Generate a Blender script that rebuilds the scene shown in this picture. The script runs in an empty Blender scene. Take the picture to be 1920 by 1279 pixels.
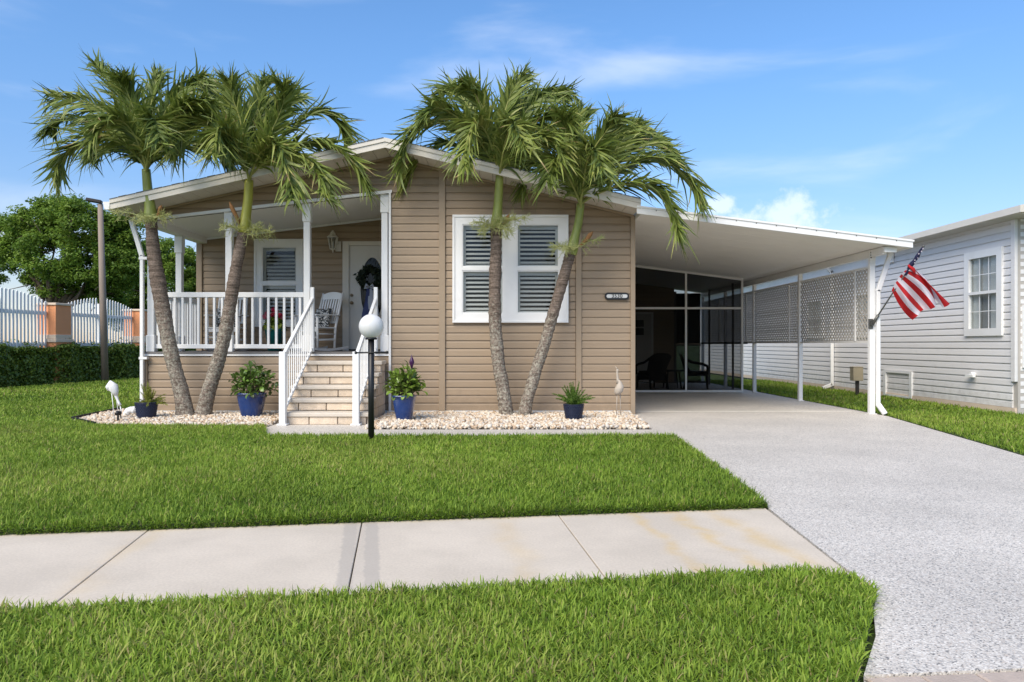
import bpy, bmesh, math, random
import numpy as np
from mathutils import Vector, Matrix
random.seed(7)
RNG = np.random.default_rng(11)
scene = bpy.context.scene
C = scene.collection
R = math.radians

# ------------------------------------------------------------------ camera
F, CX, CY, H = 1366.0, 940.0, 646.0, 1.14      # focal length and principal point of the photograph in pixels, eye height in metres
cam_d = bpy.data.cameras.new('camera')
cam_d.sensor_width = 36.0
cam_d.lens = 36.0 * F / 1920.0
cam_d.shift_x = (960 - CX) / 1920.0
cam_d.shift_y = (CY - 639.5) / 1920.0
cam_d.clip_start = 0.05
cam_d.clip_end = 5000
cam = bpy.data.objects.new('camera', cam_d)
cam.location = (0, 0, H)
cam.rotation_euler = (R(90), 0, 0)
C.objects.link(cam)
scene.camera = cam

# ------------------------------------------------------------------ sky and sun
SUN_EL, SUN_AZ = 44.0, 211.0                    # azimuth clockwise from +Y (the view direction)
world = bpy.data.worlds.new('World')
scene.world = world
world.use_nodes = True
wn, wl = world.node_tree.nodes, world.node_tree.links
wn.clear()
def N(nodes, t, **kw):
    n = nodes.new(t)
    for k, v in kw.items():
        setattr(n, k, v)
    return n
sky = N(wn, 'ShaderNodeTexSky', sky_type='NISHITA')
sky.sun_disc = False
sky.sun_elevation = R(SUN_EL)
sky.sun_rotation = R(SUN_AZ)
sky.air_density = 1.0
sky.dust_density = 0.25
sky.ozone_density = 3.2
tc = N(wn, 'ShaderNodeTexCoord')
sep = N(wn, 'ShaderNodeSeparateXYZ')
wl.new(tc.outputs['Generated'], sep.inputs[0])
# high thin wisps
mp = N(wn, 'ShaderNodeMapping')
mp.inputs['Rotation'].default_value = (0.0, R(-24), R(8))
mp.inputs['Scale'].default_value = (1.5, 2.2, 7.5)
wl.new(tc.outputs['Generated'], mp.inputs[0])
nz = N(wn, 'ShaderNodeTexNoise')
nz.inputs['Scale'].default_value = 1.5
nz.inputs['Detail'].default_value = 6
nz.inputs['Roughness'].default_value = 0.5
nz.inputs['Distortion'].default_value = 0.35
wl.new(mp.outputs[0], nz.inputs['Vector'])
wr = N(wn, 'ShaderNodeMapRange', interpolation_type='SMOOTHSTEP')
wr.inputs['From Min'].default_value = 0.48
wr.inputs['From Max'].default_value = 0.78
wr.inputs['To Max'].default_value = 0.36
wl.new(nz.outputs['Fac'], wr.inputs['Value'])
# small heaps of cumulus low in the sky, a few round the horizon
nz2 = N(wn, 'ShaderNodeTexNoise')
nz2.inputs['Scale'].default_value = 22
nz2.inputs['Detail'].default_value = 5
nz2.inputs['Roughness'].default_value = 0.6
wl.new(tc.outputs['Generated'], nz2.inputs['Vector'])
def wmath(op, a, b=None, c=None):
    m = N(wn, 'ShaderNodeMath', operation=op)
    for i, v in enumerate((a, b, c)):
        if v is None: continue
        if isinstance(v, (int, float)): m.inputs[i].default_value = v
        else: wl.new(v, m.inputs[i])
    return m.outputs[0]
heaps = None
for (hx, hz, rx, rz) in ((0.352, 0.172, 0.125, 0.026), (0.300, 0.184, 0.034, 0.022), (0.395, 0.182, 0.055, 0.034), (-0.9, 0.15, 0.2, 0.04), (1.5, 0.16, 0.3, 0.05)):
    d0 = Vector((hx, 1.0, hz)).normalized()
    ax = wmath('SUBTRACT', sep.outputs[0], d0.x)
    az = wmath('SUBTRACT', sep.outputs[2], d0.z)
    front = wmath('GREATER_THAN', sep.outputs[1], 0.0)
    e = wmath('ADD', wmath('POWER', wmath('DIVIDE', ax, rx), 2.0), wmath('POWER', wmath('DIVIDE', az, rz), 2.0))
    g = wmath('MULTIPLY', wmath('SUBTRACT', 1.0, e), front)
    heaps = g if heaps is None else wmath('MAXIMUM', heaps, g)
hm = wmath('ADD', wmath('MULTIPLY', heaps, 0.55), wmath('MULTIPLY', wmath('SUBTRACT', nz2.outputs['Fac'], 0.5), 2.2))
hr = N(wn, 'ShaderNodeMapRange', interpolation_type='SMOOTHSTEP')
hr.inputs['From Min'].default_value = 0.12
hr.inputs['From Max'].default_value = 0.62
hr.inputs['To Max'].default_value = 0.5
wl.new(hm, hr.inputs['Value'])
gate = wmath('MULTIPLY', hr.outputs[0], wmath('GREATER_THAN', heaps, -0.8))
cloud_fac = wmath('MAXIMUM', wr.outputs[0], gate)
mixc = N(wn, 'ShaderNodeMix', data_type='RGBA')
mixc.inputs['B'].default_value = (6.6, 6.7, 6.9, 1)
wl.new(cloud_fac, mixc.inputs['Factor'])
hs = N(wn, 'ShaderNodeHueSaturation')
hs.inputs['Hue'].default_value = 0.501
hs.inputs['Saturation'].default_value = 1.16
hs.inputs['Value'].default_value = 1.17
wl.new(sky.outputs[0], hs.inputs['Color'])
hz = N(wn, 'ShaderNodeMapRange', interpolation_type='SMOOTHSTEP')
hz.inputs['From Min'].default_value = 0.0
hz.inputs['From Max'].default_value = 0.42
hz.inputs['To Min'].default_value = 0.0
hz.inputs['To Max'].default_value = 1.0
wl.new(sep.outputs[2], hz.inputs['Value'])
hm_ = N(wn, 'ShaderNodeMix', data_type='RGBA')
hm_.inputs['A'].default_value = (0.70, 0.59, 0.61, 1)
hm_.inputs['B'].default_value = (1, 1, 1, 1)
wl.new(hz.outputs[0], hm_.inputs['Factor'])
hv = N(wn, 'ShaderNodeVectorMath', operation='MULTIPLY')
wl.new(hs.outputs[0], hv.inputs[0])
wl.new(hm_.outputs['Result'], hv.inputs[1])
wl.new(hv.outputs[0], mixc.inputs['A'])
bg = N(wn, 'ShaderNodeBackground')
bg.inputs['Strength'].default_value = 0.092
wl.new(mixc.outputs['Result'], bg.inputs['Color'])
wo = N(wn, 'ShaderNodeOutputWorld')
wl.new(bg.outputs[0], wo.inputs[0])

sun_d = bpy.data.lights.new('sun', 'SUN')
sun_d.energy = 2.2
sun_d.angle = R(42)
sun_d.color = (1.0, 0.90, 0.745)
sun = bpy.data.objects.new('sun', sun_d)
sdir = Vector((math.sin(R(SUN_AZ)) * math.cos(R(SUN_EL)), math.cos(R(SUN_AZ)) * math.cos(R(SUN_EL)), math.sin(R(SUN_EL))))
sun.rotation_euler = sdir.to_track_quat('Z', 'Y').to_euler()
sun.location = (0, 0, 30)
C.objects.link(sun)

vs = scene.view_settings
vs.view_transform = 'Standard'
vs.look = 'None'
vs.exposure = 1.07
vs.gamma = 1.0
vs.use_curve_mapping = False
scene.render.engine = 'CYCLES'
scene.cycles.use_denoising = True
scene.cycles.max_bounces = 10
scene.cycles.transparent_max_bounces = 24
scene.cycles.sample_clamp_indirect = 8

# ------------------------------------------------------------------ helpers
def P(x, y, Y): return Vector(((x - CX) * Y / F, Y, H + (CY - y) * Y / F))     # photo pixel at a known distance
def G(x, y, z=0.0): return P(x, y, F * (H - z) / (y - CY))                      # photo pixel on the ground

def wloc(o):
    v = Vector((0, 0, 0))
    while o is not None:
        v += o.location
        o = o.parent
    return v

def tag(o, label=None, cat=None, group=None, kind=None):
    if label: o['label'] = label
    if cat: o['category'] = cat
    if group: o['group'] = group
    if kind: o['kind'] = kind
    return o

def thing(name, label, cat, loc=(0, 0, 0), group=None, rz=0.0, kind=None):
    o = bpy.data.objects.new(name, None)
    o.location = loc
    o.rotation_euler = (0, 0, rz)
    o.empty_display_size = 0.2
    C.objects.link(o)
    return tag(o, label, cat, group, kind)

def link(name, me, parent=None, loc=(0, 0, 0), rot=None, scale=None):
    o = bpy.data.objects.new(name, me)
    o.location = loc
    if rot is not None: o.rotation_euler = rot
    if scale is not None: o.scale = scale
    if parent is not None: o.parent = parent
    C.objects.link(o)
    return o

def setmats(me, mats):
    for m in (mats if isinstance(mats, (list, tuple)) else [mats]):
        me.materials.append(m)

def np_mesh(name, V, Q, mat, parent=None, attrs=None, smooth=False, local=False, midx=None):
    """mesh from a vertex array and an array of equal-sided faces (or a list of such arrays)"""
    V = np.asarray(V, dtype=np.float32).reshape(-1, 3)
    if parent is not None and not local:
        V = V - np.array(wloc(parent), dtype=np.float32)
    Qs = Q if isinstance(Q, list) else [Q]
    Qs = [np.asarray(q, dtype=np.int32) for q in Qs if len(q)]
    me = bpy.data.meshes.new(name)
    me.vertices.add(len(V))
    me.vertices.foreach_set('co', V.ravel())
    loops = np.concatenate([q.ravel() for q in Qs])
    tot = np.concatenate([np.full(len(q), q.shape[1], dtype=np.int32) for q in Qs])
    st = np.concatenate([[0], np.cumsum(tot)[:-1]]).astype(np.int32)
    me.loops.add(len(loops))
    me.loops.foreach_set('vertex_index', loops)
    me.polygons.add(len(tot))
    me.polygons.foreach_set('loop_start', st)
    me.polygons.foreach_set('loop_total', tot)
    if smooth: me.polygons.foreach_set('use_smooth', np.ones(len(tot), dtype=bool))
    if midx is not None: me.polygons.foreach_set('material_index', np.asarray(midx, dtype=np.int32))
    me.update(calc_edges=True)
    if attrs:
        for k, a in attrs.items():
            at = me.attributes.new(k, 'FLOAT', 'POINT')
            at.data.foreach_set('value', np.asarray(a, dtype=np.float32))
    setmats(me, mat)
    return link(name, me, parent)

class MB:
    def __init__(self):
        self.v, self.f, self.s, self.m = [], [], [], []
        self.cur = 0
    def add(self, vs, fs, smooth=False):
        n = len(self.v)
        self.v += [Vector(p) for p in vs]
        for f in fs:
            self.f.append([i + n for i in f]); self.s.append(smooth); self.m.append(self.cur)
        return self
    def box(self, x0, x1, y0, y1, z0, z1):
        return self.add([(x0, y0, z0), (x1, y0, z0), (x1, y1, z0), (x0, y1, z0), (x0, y0, z1), (x1, y0, z1), (x1, y1, z1), (x0, y1, z1)],
                        [(0, 3, 2, 1), (4, 5, 6, 7), (0, 1, 5, 4), (1, 2, 6, 5), (2, 3, 7, 6), (3, 0, 4, 7)])
    def bar(self, a, b, w, h, up=(0, 0, 1)):
        a, b = Vector(a), Vector(b)
        t = (b - a).normalized()
        u = Vector(up)
        if abs(t.dot(u)) > 0.99: u = Vector((0, 1, 0))
        s = t.cross(u).normalized() * (w / 2)
        n = s.cross(t).normalized() * (h / 2)
        return self.add([a - s - n, a + s - n, a + s + n, a - s + n, b - s - n, b + s - n, b + s + n, b - s + n],
                        [(0, 3, 2, 1), (4, 5, 6, 7), (0, 1, 5, 4), (1, 2, 6, 5), (2, 3, 7, 6), (3, 0, 4, 7)])
    def tube(self, pts, rad, n=8, cap=True, smooth=True):
        pts = [Vector(p) for p in pts]
        if not isinstance(rad, (list, tuple)): rad = [rad] * len(pts)
        vs, fs = [], []
        t0 = (pts[1] - pts[0]).normalized()
        ref = Vector((1, 0, 0)) if abs(t0.x) < 0.8 else Vector((0, 1, 0))
        u = (ref - t0 * ref.dot(t0)).normalized()
        for i, p in enumerate(pts):
            t = (pts[min(i + 1, len(pts) - 1)] - pts[max(i - 1, 0)])
            if t.length < 1e-9: t = t0.copy()
            t.normalize()
            u = (u - t * u.dot(t)).normalized()
            w = t.cross(u)
            for k in range(n):
                a = 2 * math.pi * k / n
                vs.append(p + (u * math.cos(a) + w * math.sin(a)) * rad[i])
        for i in range(len(pts) - 1):
            for k in range(n):
                k2 = (k + 1) % n
                fs.append((i * n + k, i * n + k2, (i + 1) * n + k2, (i + 1) * n + k))
        self.add(vs, fs, smooth)
        if cap:
            b = len(self.v) - len(vs)
            self.f.append([b + k for k in range(n)][::-1]); self.s.append(False); self.m.append(self.cur)
            self.f.append([b + (len(pts) - 1) * n + k for k in range(n)]); self.s.append(False); self.m.append(self.cur)
        return self
    def lathe(self, prof, c=(0, 0, 0), n=24, smooth=True, square=0.0):
        vs, fs = [], []
        c = Vector(c)
        for r, z in prof:
            for k in range(n):
                a = 2 * math.pi * (k + 0.5) / n
                q = 1.0
                if square:
                    ca, sa = abs(math.cos(a)), abs(math.sin(a))
                    q = (1 - square) + square / max(ca, sa)
                vs.append(c + Vector((r * q * math.cos(a), r * q * math.sin(a), z)))
        for i in range(len(prof) - 1):
            for k in range(n):
                k2 = (k + 1) % n
                fs.append((i * n + k, i * n + k2, (i + 1) * n + k2, (i + 1) * n + k))
        return self.add(vs, fs, smooth)
    def sphere(self, c, r, n=16, m=10, sc=(1, 1, 1)):
        c = Vector(c)
        vs = [c + Vector((0, 0, -r * sc[2]))]
        for i in range(1, m):
            a = -math.pi / 2 + math.pi * i / m
            for k in range(n):
                b = 2 * math.pi * k / n
                vs.append(c + Vector((r * sc[0] * math.cos(a) * math.cos(b), r * sc[1] * math.cos(a) * math.sin(b), r * sc[2] * math.sin(a))))
        vs.append(c + Vector((0, 0, r * sc[2])))
        fs = []
        for k in range(n):
            fs.append((0, 1 + (k + 1) % n, 1 + k))
            fs.append((len(vs) - 1, 1 + (m - 2) * n + k, 1 + (m - 2) * n + (k + 1) % n))
        for i in range(m - 2):
            for k in range(n):
                k2 = (k + 1) % n
                fs.append((1 + i * n + k, 1 + i * n + k2, 1 + (i + 1) * n + k2, 1 + (i + 1) * n + k))
        return self.add(vs, fs, True)
    def prism(self, poly, f0, f1):
        """poly: 2-D outline; f0, f1 map (u, v) to the two 3-D end faces"""
        n = len(poly)
        vs = [f0(*p) for p in poly] + [f1(*p) for p in poly]
        fs = [list(range(n))[::-1], list(range(n, 2 * n))] + [(i, (i + 1) % n, n + (i + 1) % n, n + i) for i in range(n)]
        return self.add(vs, fs)
    def mesh(self, name, mat, off=Vector((0, 0, 0)), bevel=0.0, seg=1, recalc=True):
        me = bpy.data.meshes.new(name)
        me.from_pydata([tuple(p - off) for p in self.v], [], self.f)
        me.polygons.foreach_set('use_smooth', self.s)
        me.polygons.foreach_set('material_index', self.m)
        setmats(me, mat)
        bm = bmesh.new()
        bm.from_mesh(me)
        if recalc: bmesh.ops.recalc_face_normals(bm, faces=bm.faces[:])
        if bevel:
            bmesh.ops.bevel(bm, geom=[e for e in bm.edges if len(e.link_faces) == 2 and e.calc_face_angle(0) > 0.7], offset=bevel, segments=seg, affect='EDGES', profile=0.5, clamp_overlap=True)
        bm.to_mesh(me)
        bm.free()
        return me
    def build(self, name, mat, parent=None, local=False, bevel=0.0, seg=1, recalc=True):
        off = Vector((0, 0, 0)) if (parent is None or local) else wloc(parent)
        return link(name, self.mesh(name, mat, off, bevel, seg, recalc), parent)

def dup_tree(o, loc=None, rz=None, parent=None):
    c = o.copy()
    C.objects.link(c)
    if parent is not None: c.parent = parent
    if loc is not None: c.location = loc
    if rz is not None: c.rotation_euler = (0, 0, rz)
    for ch in list(o.children): dup_tree(ch, parent=c)
    return c

# ------------------------------------------------------------------ materials
def material(name, col, rough=0.6, var=0.08, scale=6.0, bump=0.0, bscale=40.0, stretch=None, spec=0.4, metal=0.0, attr=None, attr_cols=None,
             trans=0.0, splash=0.0, dirt=0.0, dirt_col=(0.15, 0.12, 0.09), coat=0.0, island=0.0, dscale=2.5):
    m = bpy.data.materials.new(name)
    m.use_nodes = True
    nt = m.node_tree
    n, l = nt.nodes, nt.links
    n.clear()
    out = N(n, 'ShaderNodeOutputMaterial')
    b = N(n, 'ShaderNodeBsdfPrincipled')
    b.inputs['Roughness'].default_value = rough
    b.inputs['Specular IOR Level'].default_value = spec
    b.inputs['Metallic'].default_value = metal
    b.inputs['Coat Weight'].default_value = coat
    geo = N(n, 'ShaderNodeNewGeometry')
    vec = geo.outputs['Position']
    if stretch is not None:
        mp = N(n, 'ShaderNodeMapping')
        mp.inputs['Scale'].default_value = stretch
        l.new(vec, mp.inputs[0]); vec = mp.outputs[0]
    if attr:
        at = N(n, 'ShaderNodeAttribute', attribute_name=attr)
        rp = N(n, 'ShaderNodeValToRGB')
        els = rp.color_ramp.elements
        cols = attr_cols
        els[0].position, els[0].color = cols[0][0], (*cols[0][1], 1)
        els[1].position, els[1].color = cols[-1][0], (*cols[-1][1], 1)
        for p_, c_ in cols[1:-1]:
            e = els.new(p_); e.color = (*c_, 1)
        l.new(at.outputs['Fac'], rp.inputs[0])
        colr = rp.outputs[0]
    else:
        rgb = N(n, 'ShaderNodeRGB'); rgb.outputs[0].default_value = (*col, 1)
        colr = rgb.outputs[0]
    if var:
        nz = N(n, 'ShaderNodeTexNoise')
        nz.inputs['Scale'].default_value = scale
        nz.inputs['Detail'].default_value = 5
        nz.inputs['Roughness'].default_value = 0.6
        l.new(vec, nz.inputs['Vector'])
        mr = N(n, 'ShaderNodeMapRange')
        mr.inputs['From Min'].default_value = 0.25; mr.inputs['From Max'].default_value = 0.75
        mr.inputs['To Min'].default_value = 1 - var; mr.inputs['To Max'].default_value = 1 + var
        l.new(nz.outputs['Fac'], mr.inputs['Value'])
        fac = mr.outputs[0]
        if island:
            ri = N(n, 'ShaderNodeObjectInfo')
            mi = N(n, 'ShaderNodeMapRange')
            mi.inputs['To Min'].default_value = 1 - island; mi.inputs['To Max'].default_value = 1 + island
            l.new(ri.outputs['Random'], mi.inputs['Value'])
            mm = N(n, 'ShaderNodeMath', operation='MULTIPLY')
            l.new(fac, mm.inputs[0]); l.new(mi.outputs[0], mm.inputs[1]); fac = mm.outputs[0]
        vm = N(n, 'ShaderNodeVectorMath', operation='SCALE')
        l.new(colr, vm.inputs[0]); l.new(fac, vm.inputs['Scale'])
        colr = vm.outputs[0]
    if dirt:
        nd = N(n, 'ShaderNodeTexNoise')
        nd.inputs['Scale'].default_value = dscale; nd.inputs['Detail'].default_value = 8; nd.inputs['Roughness'].default_value = 0.7
        l.new(geo.outputs['Position'], nd.inputs['Vector'])
        mr = N(n, 'ShaderNodeMapRange', interpolation_type='SMOOTHSTEP')
        mr.inputs['From Min'].default_value = 0.5; mr.inputs['From Max'].default_value = 0.8; mr.inputs['To Max'].default_value = dirt
        l.new(nd.outputs['Fac'], mr.inputs['Value'])
        mx = N(n, 'ShaderNodeMix', data_type='RGBA')
        mx.inputs['B'].default_value = (*dirt_col, 1)
        l.new(mr.outputs[0], mx.inputs['Factor']); l.new(colr, mx.inputs['A'])
        colr = mx.outputs['Result']
    if splash:                                                   # soil splashed on to the foot of the wall
        ns = N(n, 'ShaderNodeTexNoise')
        ns.inputs['Scale'].default_value = 7; ns.inputs['Detail'].default_value = 8; ns.inputs['Roughness'].default_value = 0.75
        l.new(geo.outputs['Position'], ns.inputs['Vector'])
        sz = N(n, 'ShaderNodeSeparateXYZ'); l.new(geo.outputs['Position'], sz.inputs[0])
        zz = N(n, 'ShaderNodeMapRange'); zz.inputs['From Min'].default_value = 0.0; zz.inputs['From Max'].default_value = 0.75; zz.inputs['To Min'].default_value = 0.25; zz.inputs['To Max'].default_value = -0.15
        l.new(sz.outputs[2], zz.inputs['Value'])
        sa = N(n, 'ShaderNodeMath', operation='ADD'); l.new(ns.outputs['Fac'], sa.inputs[0]); l.new(zz.outputs[0], sa.inputs[1])
        sr_ = N(n, 'ShaderNodeMapRange', interpolation_type='SMOOTHSTEP'); sr_.inputs['From Min'].default_value = 0.5; sr_.inputs['From Max'].default_value = 0.85; sr_.inputs['To Max'].default_value = splash
        l.new(sa.outputs[0], sr_.inputs['Value'])
        sx_ = N(n, 'ShaderNodeMix', data_type='RGBA'); sx_.inputs['B'].default_value = (*dirt_col, 1)
        l.new(sr_.outputs[0], sx_.inputs['Factor']); l.new(colr, sx_.inputs['A']); colr = sx_.outputs['Result']
    l.new(colr, b.inputs['Base Color'])
    if bump:
        nb = N(n, 'ShaderNodeTexNoise')
        nb.inputs['Scale'].default_value = bscale; nb.inputs['Detail'].default_value = 4
        l.new(vec, nb.inputs['Vector'])
        bp = N(n, 'ShaderNodeBump')
        bp.inputs['Strength'].default_value = bump; bp.inputs['Distance'].default_value = 0.01
        l.new(nb.outputs['Fac'], bp.inputs['Height'])
        l.new(bp.outputs[0], b.inputs['Normal'])
    if trans:
        tr = N(n, 'ShaderNodeBsdfTranslucent')
        l.new(colr, tr.inputs['Color'])
        ms = N(n, 'ShaderNodeMixShader')
        ms.inputs[0].default_value = trans
        l.new(b.outputs[0], ms.inputs[1]); l.new(tr.outputs[0], ms.inputs[2])
        l.new(ms.outputs[0], out.inputs[0])
    else:
        l.new(b.outputs[0], out.inputs[0])
    m['bsdf'] = b.name
    return m

M = {}
M['siding'] = material('tan_vinyl', (0.325, 0.243, 0.163), 0.5, 0.07, 3.0, 0.18, 14, (0.6, 4, 9), 0.35, dirt=0.22, dirt_col=(0.23, 0.175, 0.12), island=0.05, splash=0.45)
M['tan_trim'] = material('tan_trim', (0.335, 0.256, 0.176), 0.5, 0.05, 3.0, spec=0.35)
M['white'] = material('white_vinyl', (0.80, 0.80, 0.79), 0.38, 0.035, 2.0, dirt=0.20, dirt_col=(0.52, 0.48, 0.42), splash=0.25)
M['cream'] = material('cream_fascia', (0.66, 0.62, 0.545), 0.45, 0.05, 2.0, dirt=0.18, dirt_col=(0.42, 0.38, 0.31))
M['soffit'] = material('soffit', (0.60, 0.55, 0.48), 0.55, 0.05, 3.0, dirt=0.12, dirt_col=(0.3, 0.26, 0.2))
M['ceiling'] = material('porch_ceiling', (0.84, 0.82, 0.77), 0.6, 0.03, 2.0)
M['shingle'] = material('grey_shingle', (0.13, 0.13, 0.135), 0.9, 0.3, 25, 0.5, 80)
M['deck'] = material('deck_grey', (0.16, 0.15, 0.145), 0.7, 0.15, 9)
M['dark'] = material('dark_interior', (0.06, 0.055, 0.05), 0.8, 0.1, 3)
M['inner'] = material('inner_wall', (0.45, 0.42, 0.38), 0.8, 0.03, 3)
M['door'] = material('door_paint', (0.62, 0.60, 0.55), 0.4, 0.03, 3)
M['shutter'] = material('shutter_paint', (0.66, 0.65, 0.63), 0.4, 0.03, 3)
M['brass'] = material('aged_metal', (0.25, 0.20, 0.13), 0.35, 0.1, 30, metal=0.8)
M['black'] = material('black_metal', (0.012, 0.012, 0.013), 0.42, 0.1, 20, spec=0.5)
M['globe'] = material('opal_globe', (0.86, 0.86, 0.85), 0.25, 0.015, 2, spec=0.5, trans=0.25)
M['tread'] = material('cast_stone_tread', (0.62, 0.55, 0.46), 0.75, 0.1, 9, 0.25, 60, dirt=0.2, dirt_col=(0.4, 0.33, 0.26), island=0.04)
M['brick'] = material('rough_stone_brick', (0.62, 0.51, 0.39), 0.85, 0.16, 14, 0.9, 55, dirt=0.22, dirt_col=(0.36, 0.27, 0.19), island=0.09)
M['mortar'] = material('mortar', (0.26, 0.21, 0.165), 0.9, 0.15, 30)
M['bluepot'] = material('blue_glaze', (0.010, 0.040, 0.16), 0.14, 0.22, 7, 0.05, 12, spec=0.6, coat=0.5, dirt=0.25, dirt_col=(0.01, 0.012, 0.03))
M['navypot'] = material('navy_woven', (0.018, 0.026, 0.06), 0.45, 0.15, 20, spec=0.45)
M['tealpot'] = material('teal_glaze', (0.004, 0.12, 0.115), 0.25, 0.15, 7)
M['soil'] = material('soil', (0.035, 0.025, 0.017), 0.95, 0.3, 40, 0.6, 80)
M['pebble'] = material('river_pebble', (0.5, 0.4, 0.3), 0.75, 0.12, 60, attr='rnd', attr_cols=[(0.0, (0.34, 0.23, 0.14)), (0.25, (0.60, 0.46, 0.32)), (0.55, (0.70, 0.60, 0.47)), (0.8, (0.70, 0.64, 0.54)), (1.0, (0.50, 0.45, 0.40))])
M['lawn_soil'] = material('turf_ground', (0.040, 0.060, 0.018), 0.95, 0.3, 9, 0.5, 50)
M['far_ground'] = material('far_ground', (0.06, 0.10, 0.025), 0.95, 0.3, 0.5)
M['grass'] = material('grass_blade', (0.1, 0.2, 0.03), 0.55, 0.22, 0.9, spec=0.25, attr='rnd', trans=0.32,
    attr_cols=[(0.0, (0.082, 0.150, 0.017)), (0.35, (0.172, 0.282, 0.030)), (0.7, (0.275, 0.388, 0.047)), (0.93, (0.39, 0.45, 0.095)), (1.0, (0.36, 0.30, 0.13))])
M['frond'] = material('palm_leaflet', (0.1, 0.15, 0.03), 0.45, 0.12, 8, spec=0.35, attr='rnd', trans=0.22,
    attr_cols=[(0.0, (0.068, 0.104, 0.020)), (0.45, (0.170, 0.225, 0.042)), (0.8, (0.30, 0.335, 0.080)), (0.95, (0.44, 0.43, 0.15)), (1.0, (0.32, 0.23, 0.10))])
M['shaft'] = material('crownshaft', (0.225, 0.265, 0.060), 0.4, 0.22, 5, spec=0.4, stretch=(3, 3, 0.7))
M['shaft2'] = material('crownshaft_yellow', (0.36, 0.36, 0.060), 0.4, 0.22, 5, spec=0.4, stretch=(3, 3, 0.7))
M['stalk'] = material('flower_stalk', (0.42, 0.44, 0.17), 0.6, 0.2, 20)
M['spathe'] = material('dry_spathe', (0.27, 0.13, 0.045), 0.7, 0.25, 14)
M['clusia'] = material('clusia_leaf', (0.10, 0.17, 0.030), 0.3, 0.25, 9, spec=0.5, trans=0.12, island=0.45)
M['clusia2'] = material('clusia_leaf_light', (0.175, 0.27, 0.040), 0.3, 0.25, 9, spec=0.5, trans=0.15, island=0.45)
M['stem'] = material('stem', (0.10, 0.09, 0.04), 0.7, 0.2, 20)
M['fern'] = material('foxtail_fern', (0.1, 0.2, 0.03), 0.6, 0.1, 20, attr='rnd', trans=0.25, attr_cols=[(0, (0.05, 0.11, 0.015)), (0.6, (0.12, 0.23, 0.03)), (1, (0.24, 0.34, 0.055))])
M['fern2'] = material('asparagus_fern', (0.1, 0.2, 0.03), 0.6, 0.1, 20, attr='rnd', trans=0.25, attr_cols=[(0, (0.14, 0.18, 0.03)), (0.6, (0.30, 0.33, 0.055)), (1, (0.46, 0.45, 0.10))])
M['leaf'] = material('tree_leaf', (0.1, 0.2, 0.03), 0.5, 0.15, 0.5, spec=0.3, attr='rnd', trans=0.42, attr_cols=[(0, (0.06, 0.125, 0.02)), (0.5, (0.165, 0.275, 0.040)), (1, (0.31, 0.42, 0.07))])
M['hedge'] = material('hedge_leaf', (0.1, 0.2, 0.03), 0.4, 0.15, 1.0, spec=0.35, attr='rnd', trans=0.15, attr_cols=[(0, (0.06, 0.11, 0.016)), (0.6, (0.18, 0.26, 0.036)), (1, (0.36, 0.43, 0.08))])
M['bark'] = material('bark', (0.11, 0.085, 0.065), 0.9, 0.3, 8, 0.5, 30)
M['orange'] = material('orange_stucco', (0.78, 0.335, 0.155), 0.85, 0.06, 2, 0.35, 60)
M['band'] = material('cream_stucco', (0.68, 0.55, 0.42), 0.85, 0.06, 4, 0.2, 60)
M['pole'] = material('weathered_pole', (0.26, 0.21, 0.17), 0.8, 0.15, 4, 0.2, 30, (4, 4, 0.6))
M['bronze'] = material('dark_bronze', (0.03, 0.026, 0.024), 0.5, 0.1, 6)
M['grey_siding'] = material('grey_vinyl', (0.73, 0.715, 0.70), 0.5, 0.035, 2.0, 0.1, 14, (4, 0.6, 9), 0.35, dirt=0.22, dirt_col=(0.45, 0.43, 0.40), island=0.035, splash=0.5)
M['alu'] = material('white_aluminium', (0.74, 0.73, 0.70), 0.4, 0.03, 2, dirt=0.22, dirt_col=(0.47, 0.44, 0.38), splash=0.3)
M['pan'] = material('carport_pan', (0.84, 0.81, 0.755), 0.5, 0.03, 1.5, dirt=0.1, dirt_col=(0.5, 0.47, 0.42))
M['lattice'] = material('lattice', (0.46, 0.44, 0.40), 0.6, 0.04, 6)
M['bronze_frame'] = material('bronze_frame', (0.12, 0.11, 0.10), 0.5, 0.1, 6)
M['wicker'] = material('dark_wicker', (0.022, 0.018, 0.015), 0.6, 0.3, 60, 0.6, 120)
M['util'] = material('tan_plastic', (0.34, 0.29, 0.20), 0.6, 0.08, 8)
M['pipe'] = material('white_pvc', (0.82, 0.82, 0.80), 0.3, 0.03, 4)
M['statue'] = material('white_resin', (0.80, 0.80, 0.79), 0.4, 0.05, 12, dirt=0.1, dirt_col=(0.5, 0.48, 0.42))
M['statue_old'] = material('weathered_resin', (0.46, 0.40, 0.33), 0.7, 0.1, 25, 0.3, 60, dirt=0.15, dirt_col=(0.35, 0.3, 0.24))
M['edging'] = material('black_edging', (0.012, 0.012, 0.012), 0.6, 0.1, 20)
M['flag_red'] = material('flag_red', (0.55, 0.018, 0.022), 0.7, 0.1, 12, trans=0.3)
M['flag_white'] = material('flag_white', (0.80, 0.74, 0.80), 0.7, 0.05, 12, trans=0.3)
M['flag_blue'] = material('flag_blue', (0.012, 0.014, 0.055), 0.7, 0.1, 12, trans=0.2)
M['wreath'] = material('wreath_leaf', (0.022, 0.036, 0.018), 0.6, 0.3, 30)
M['ribbon'] = material('navy_ribbon', (0.03, 0.045, 0.16), 0.4, 0.1, 12)
M['silver'] = material('silver_ribbon', (0.48, 0.52, 0.60), 0.35, 0.1, 12)
M['flower_red'] = material('red_petal', (0.50, 0.015, 0.06), 0.6, 0.2, 30, trans=0.2)
M['flower_pink'] = material('pink_petal', (0.60, 0.16, 0.22), 0.6, 0.2, 30, trans=0.2)
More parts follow.
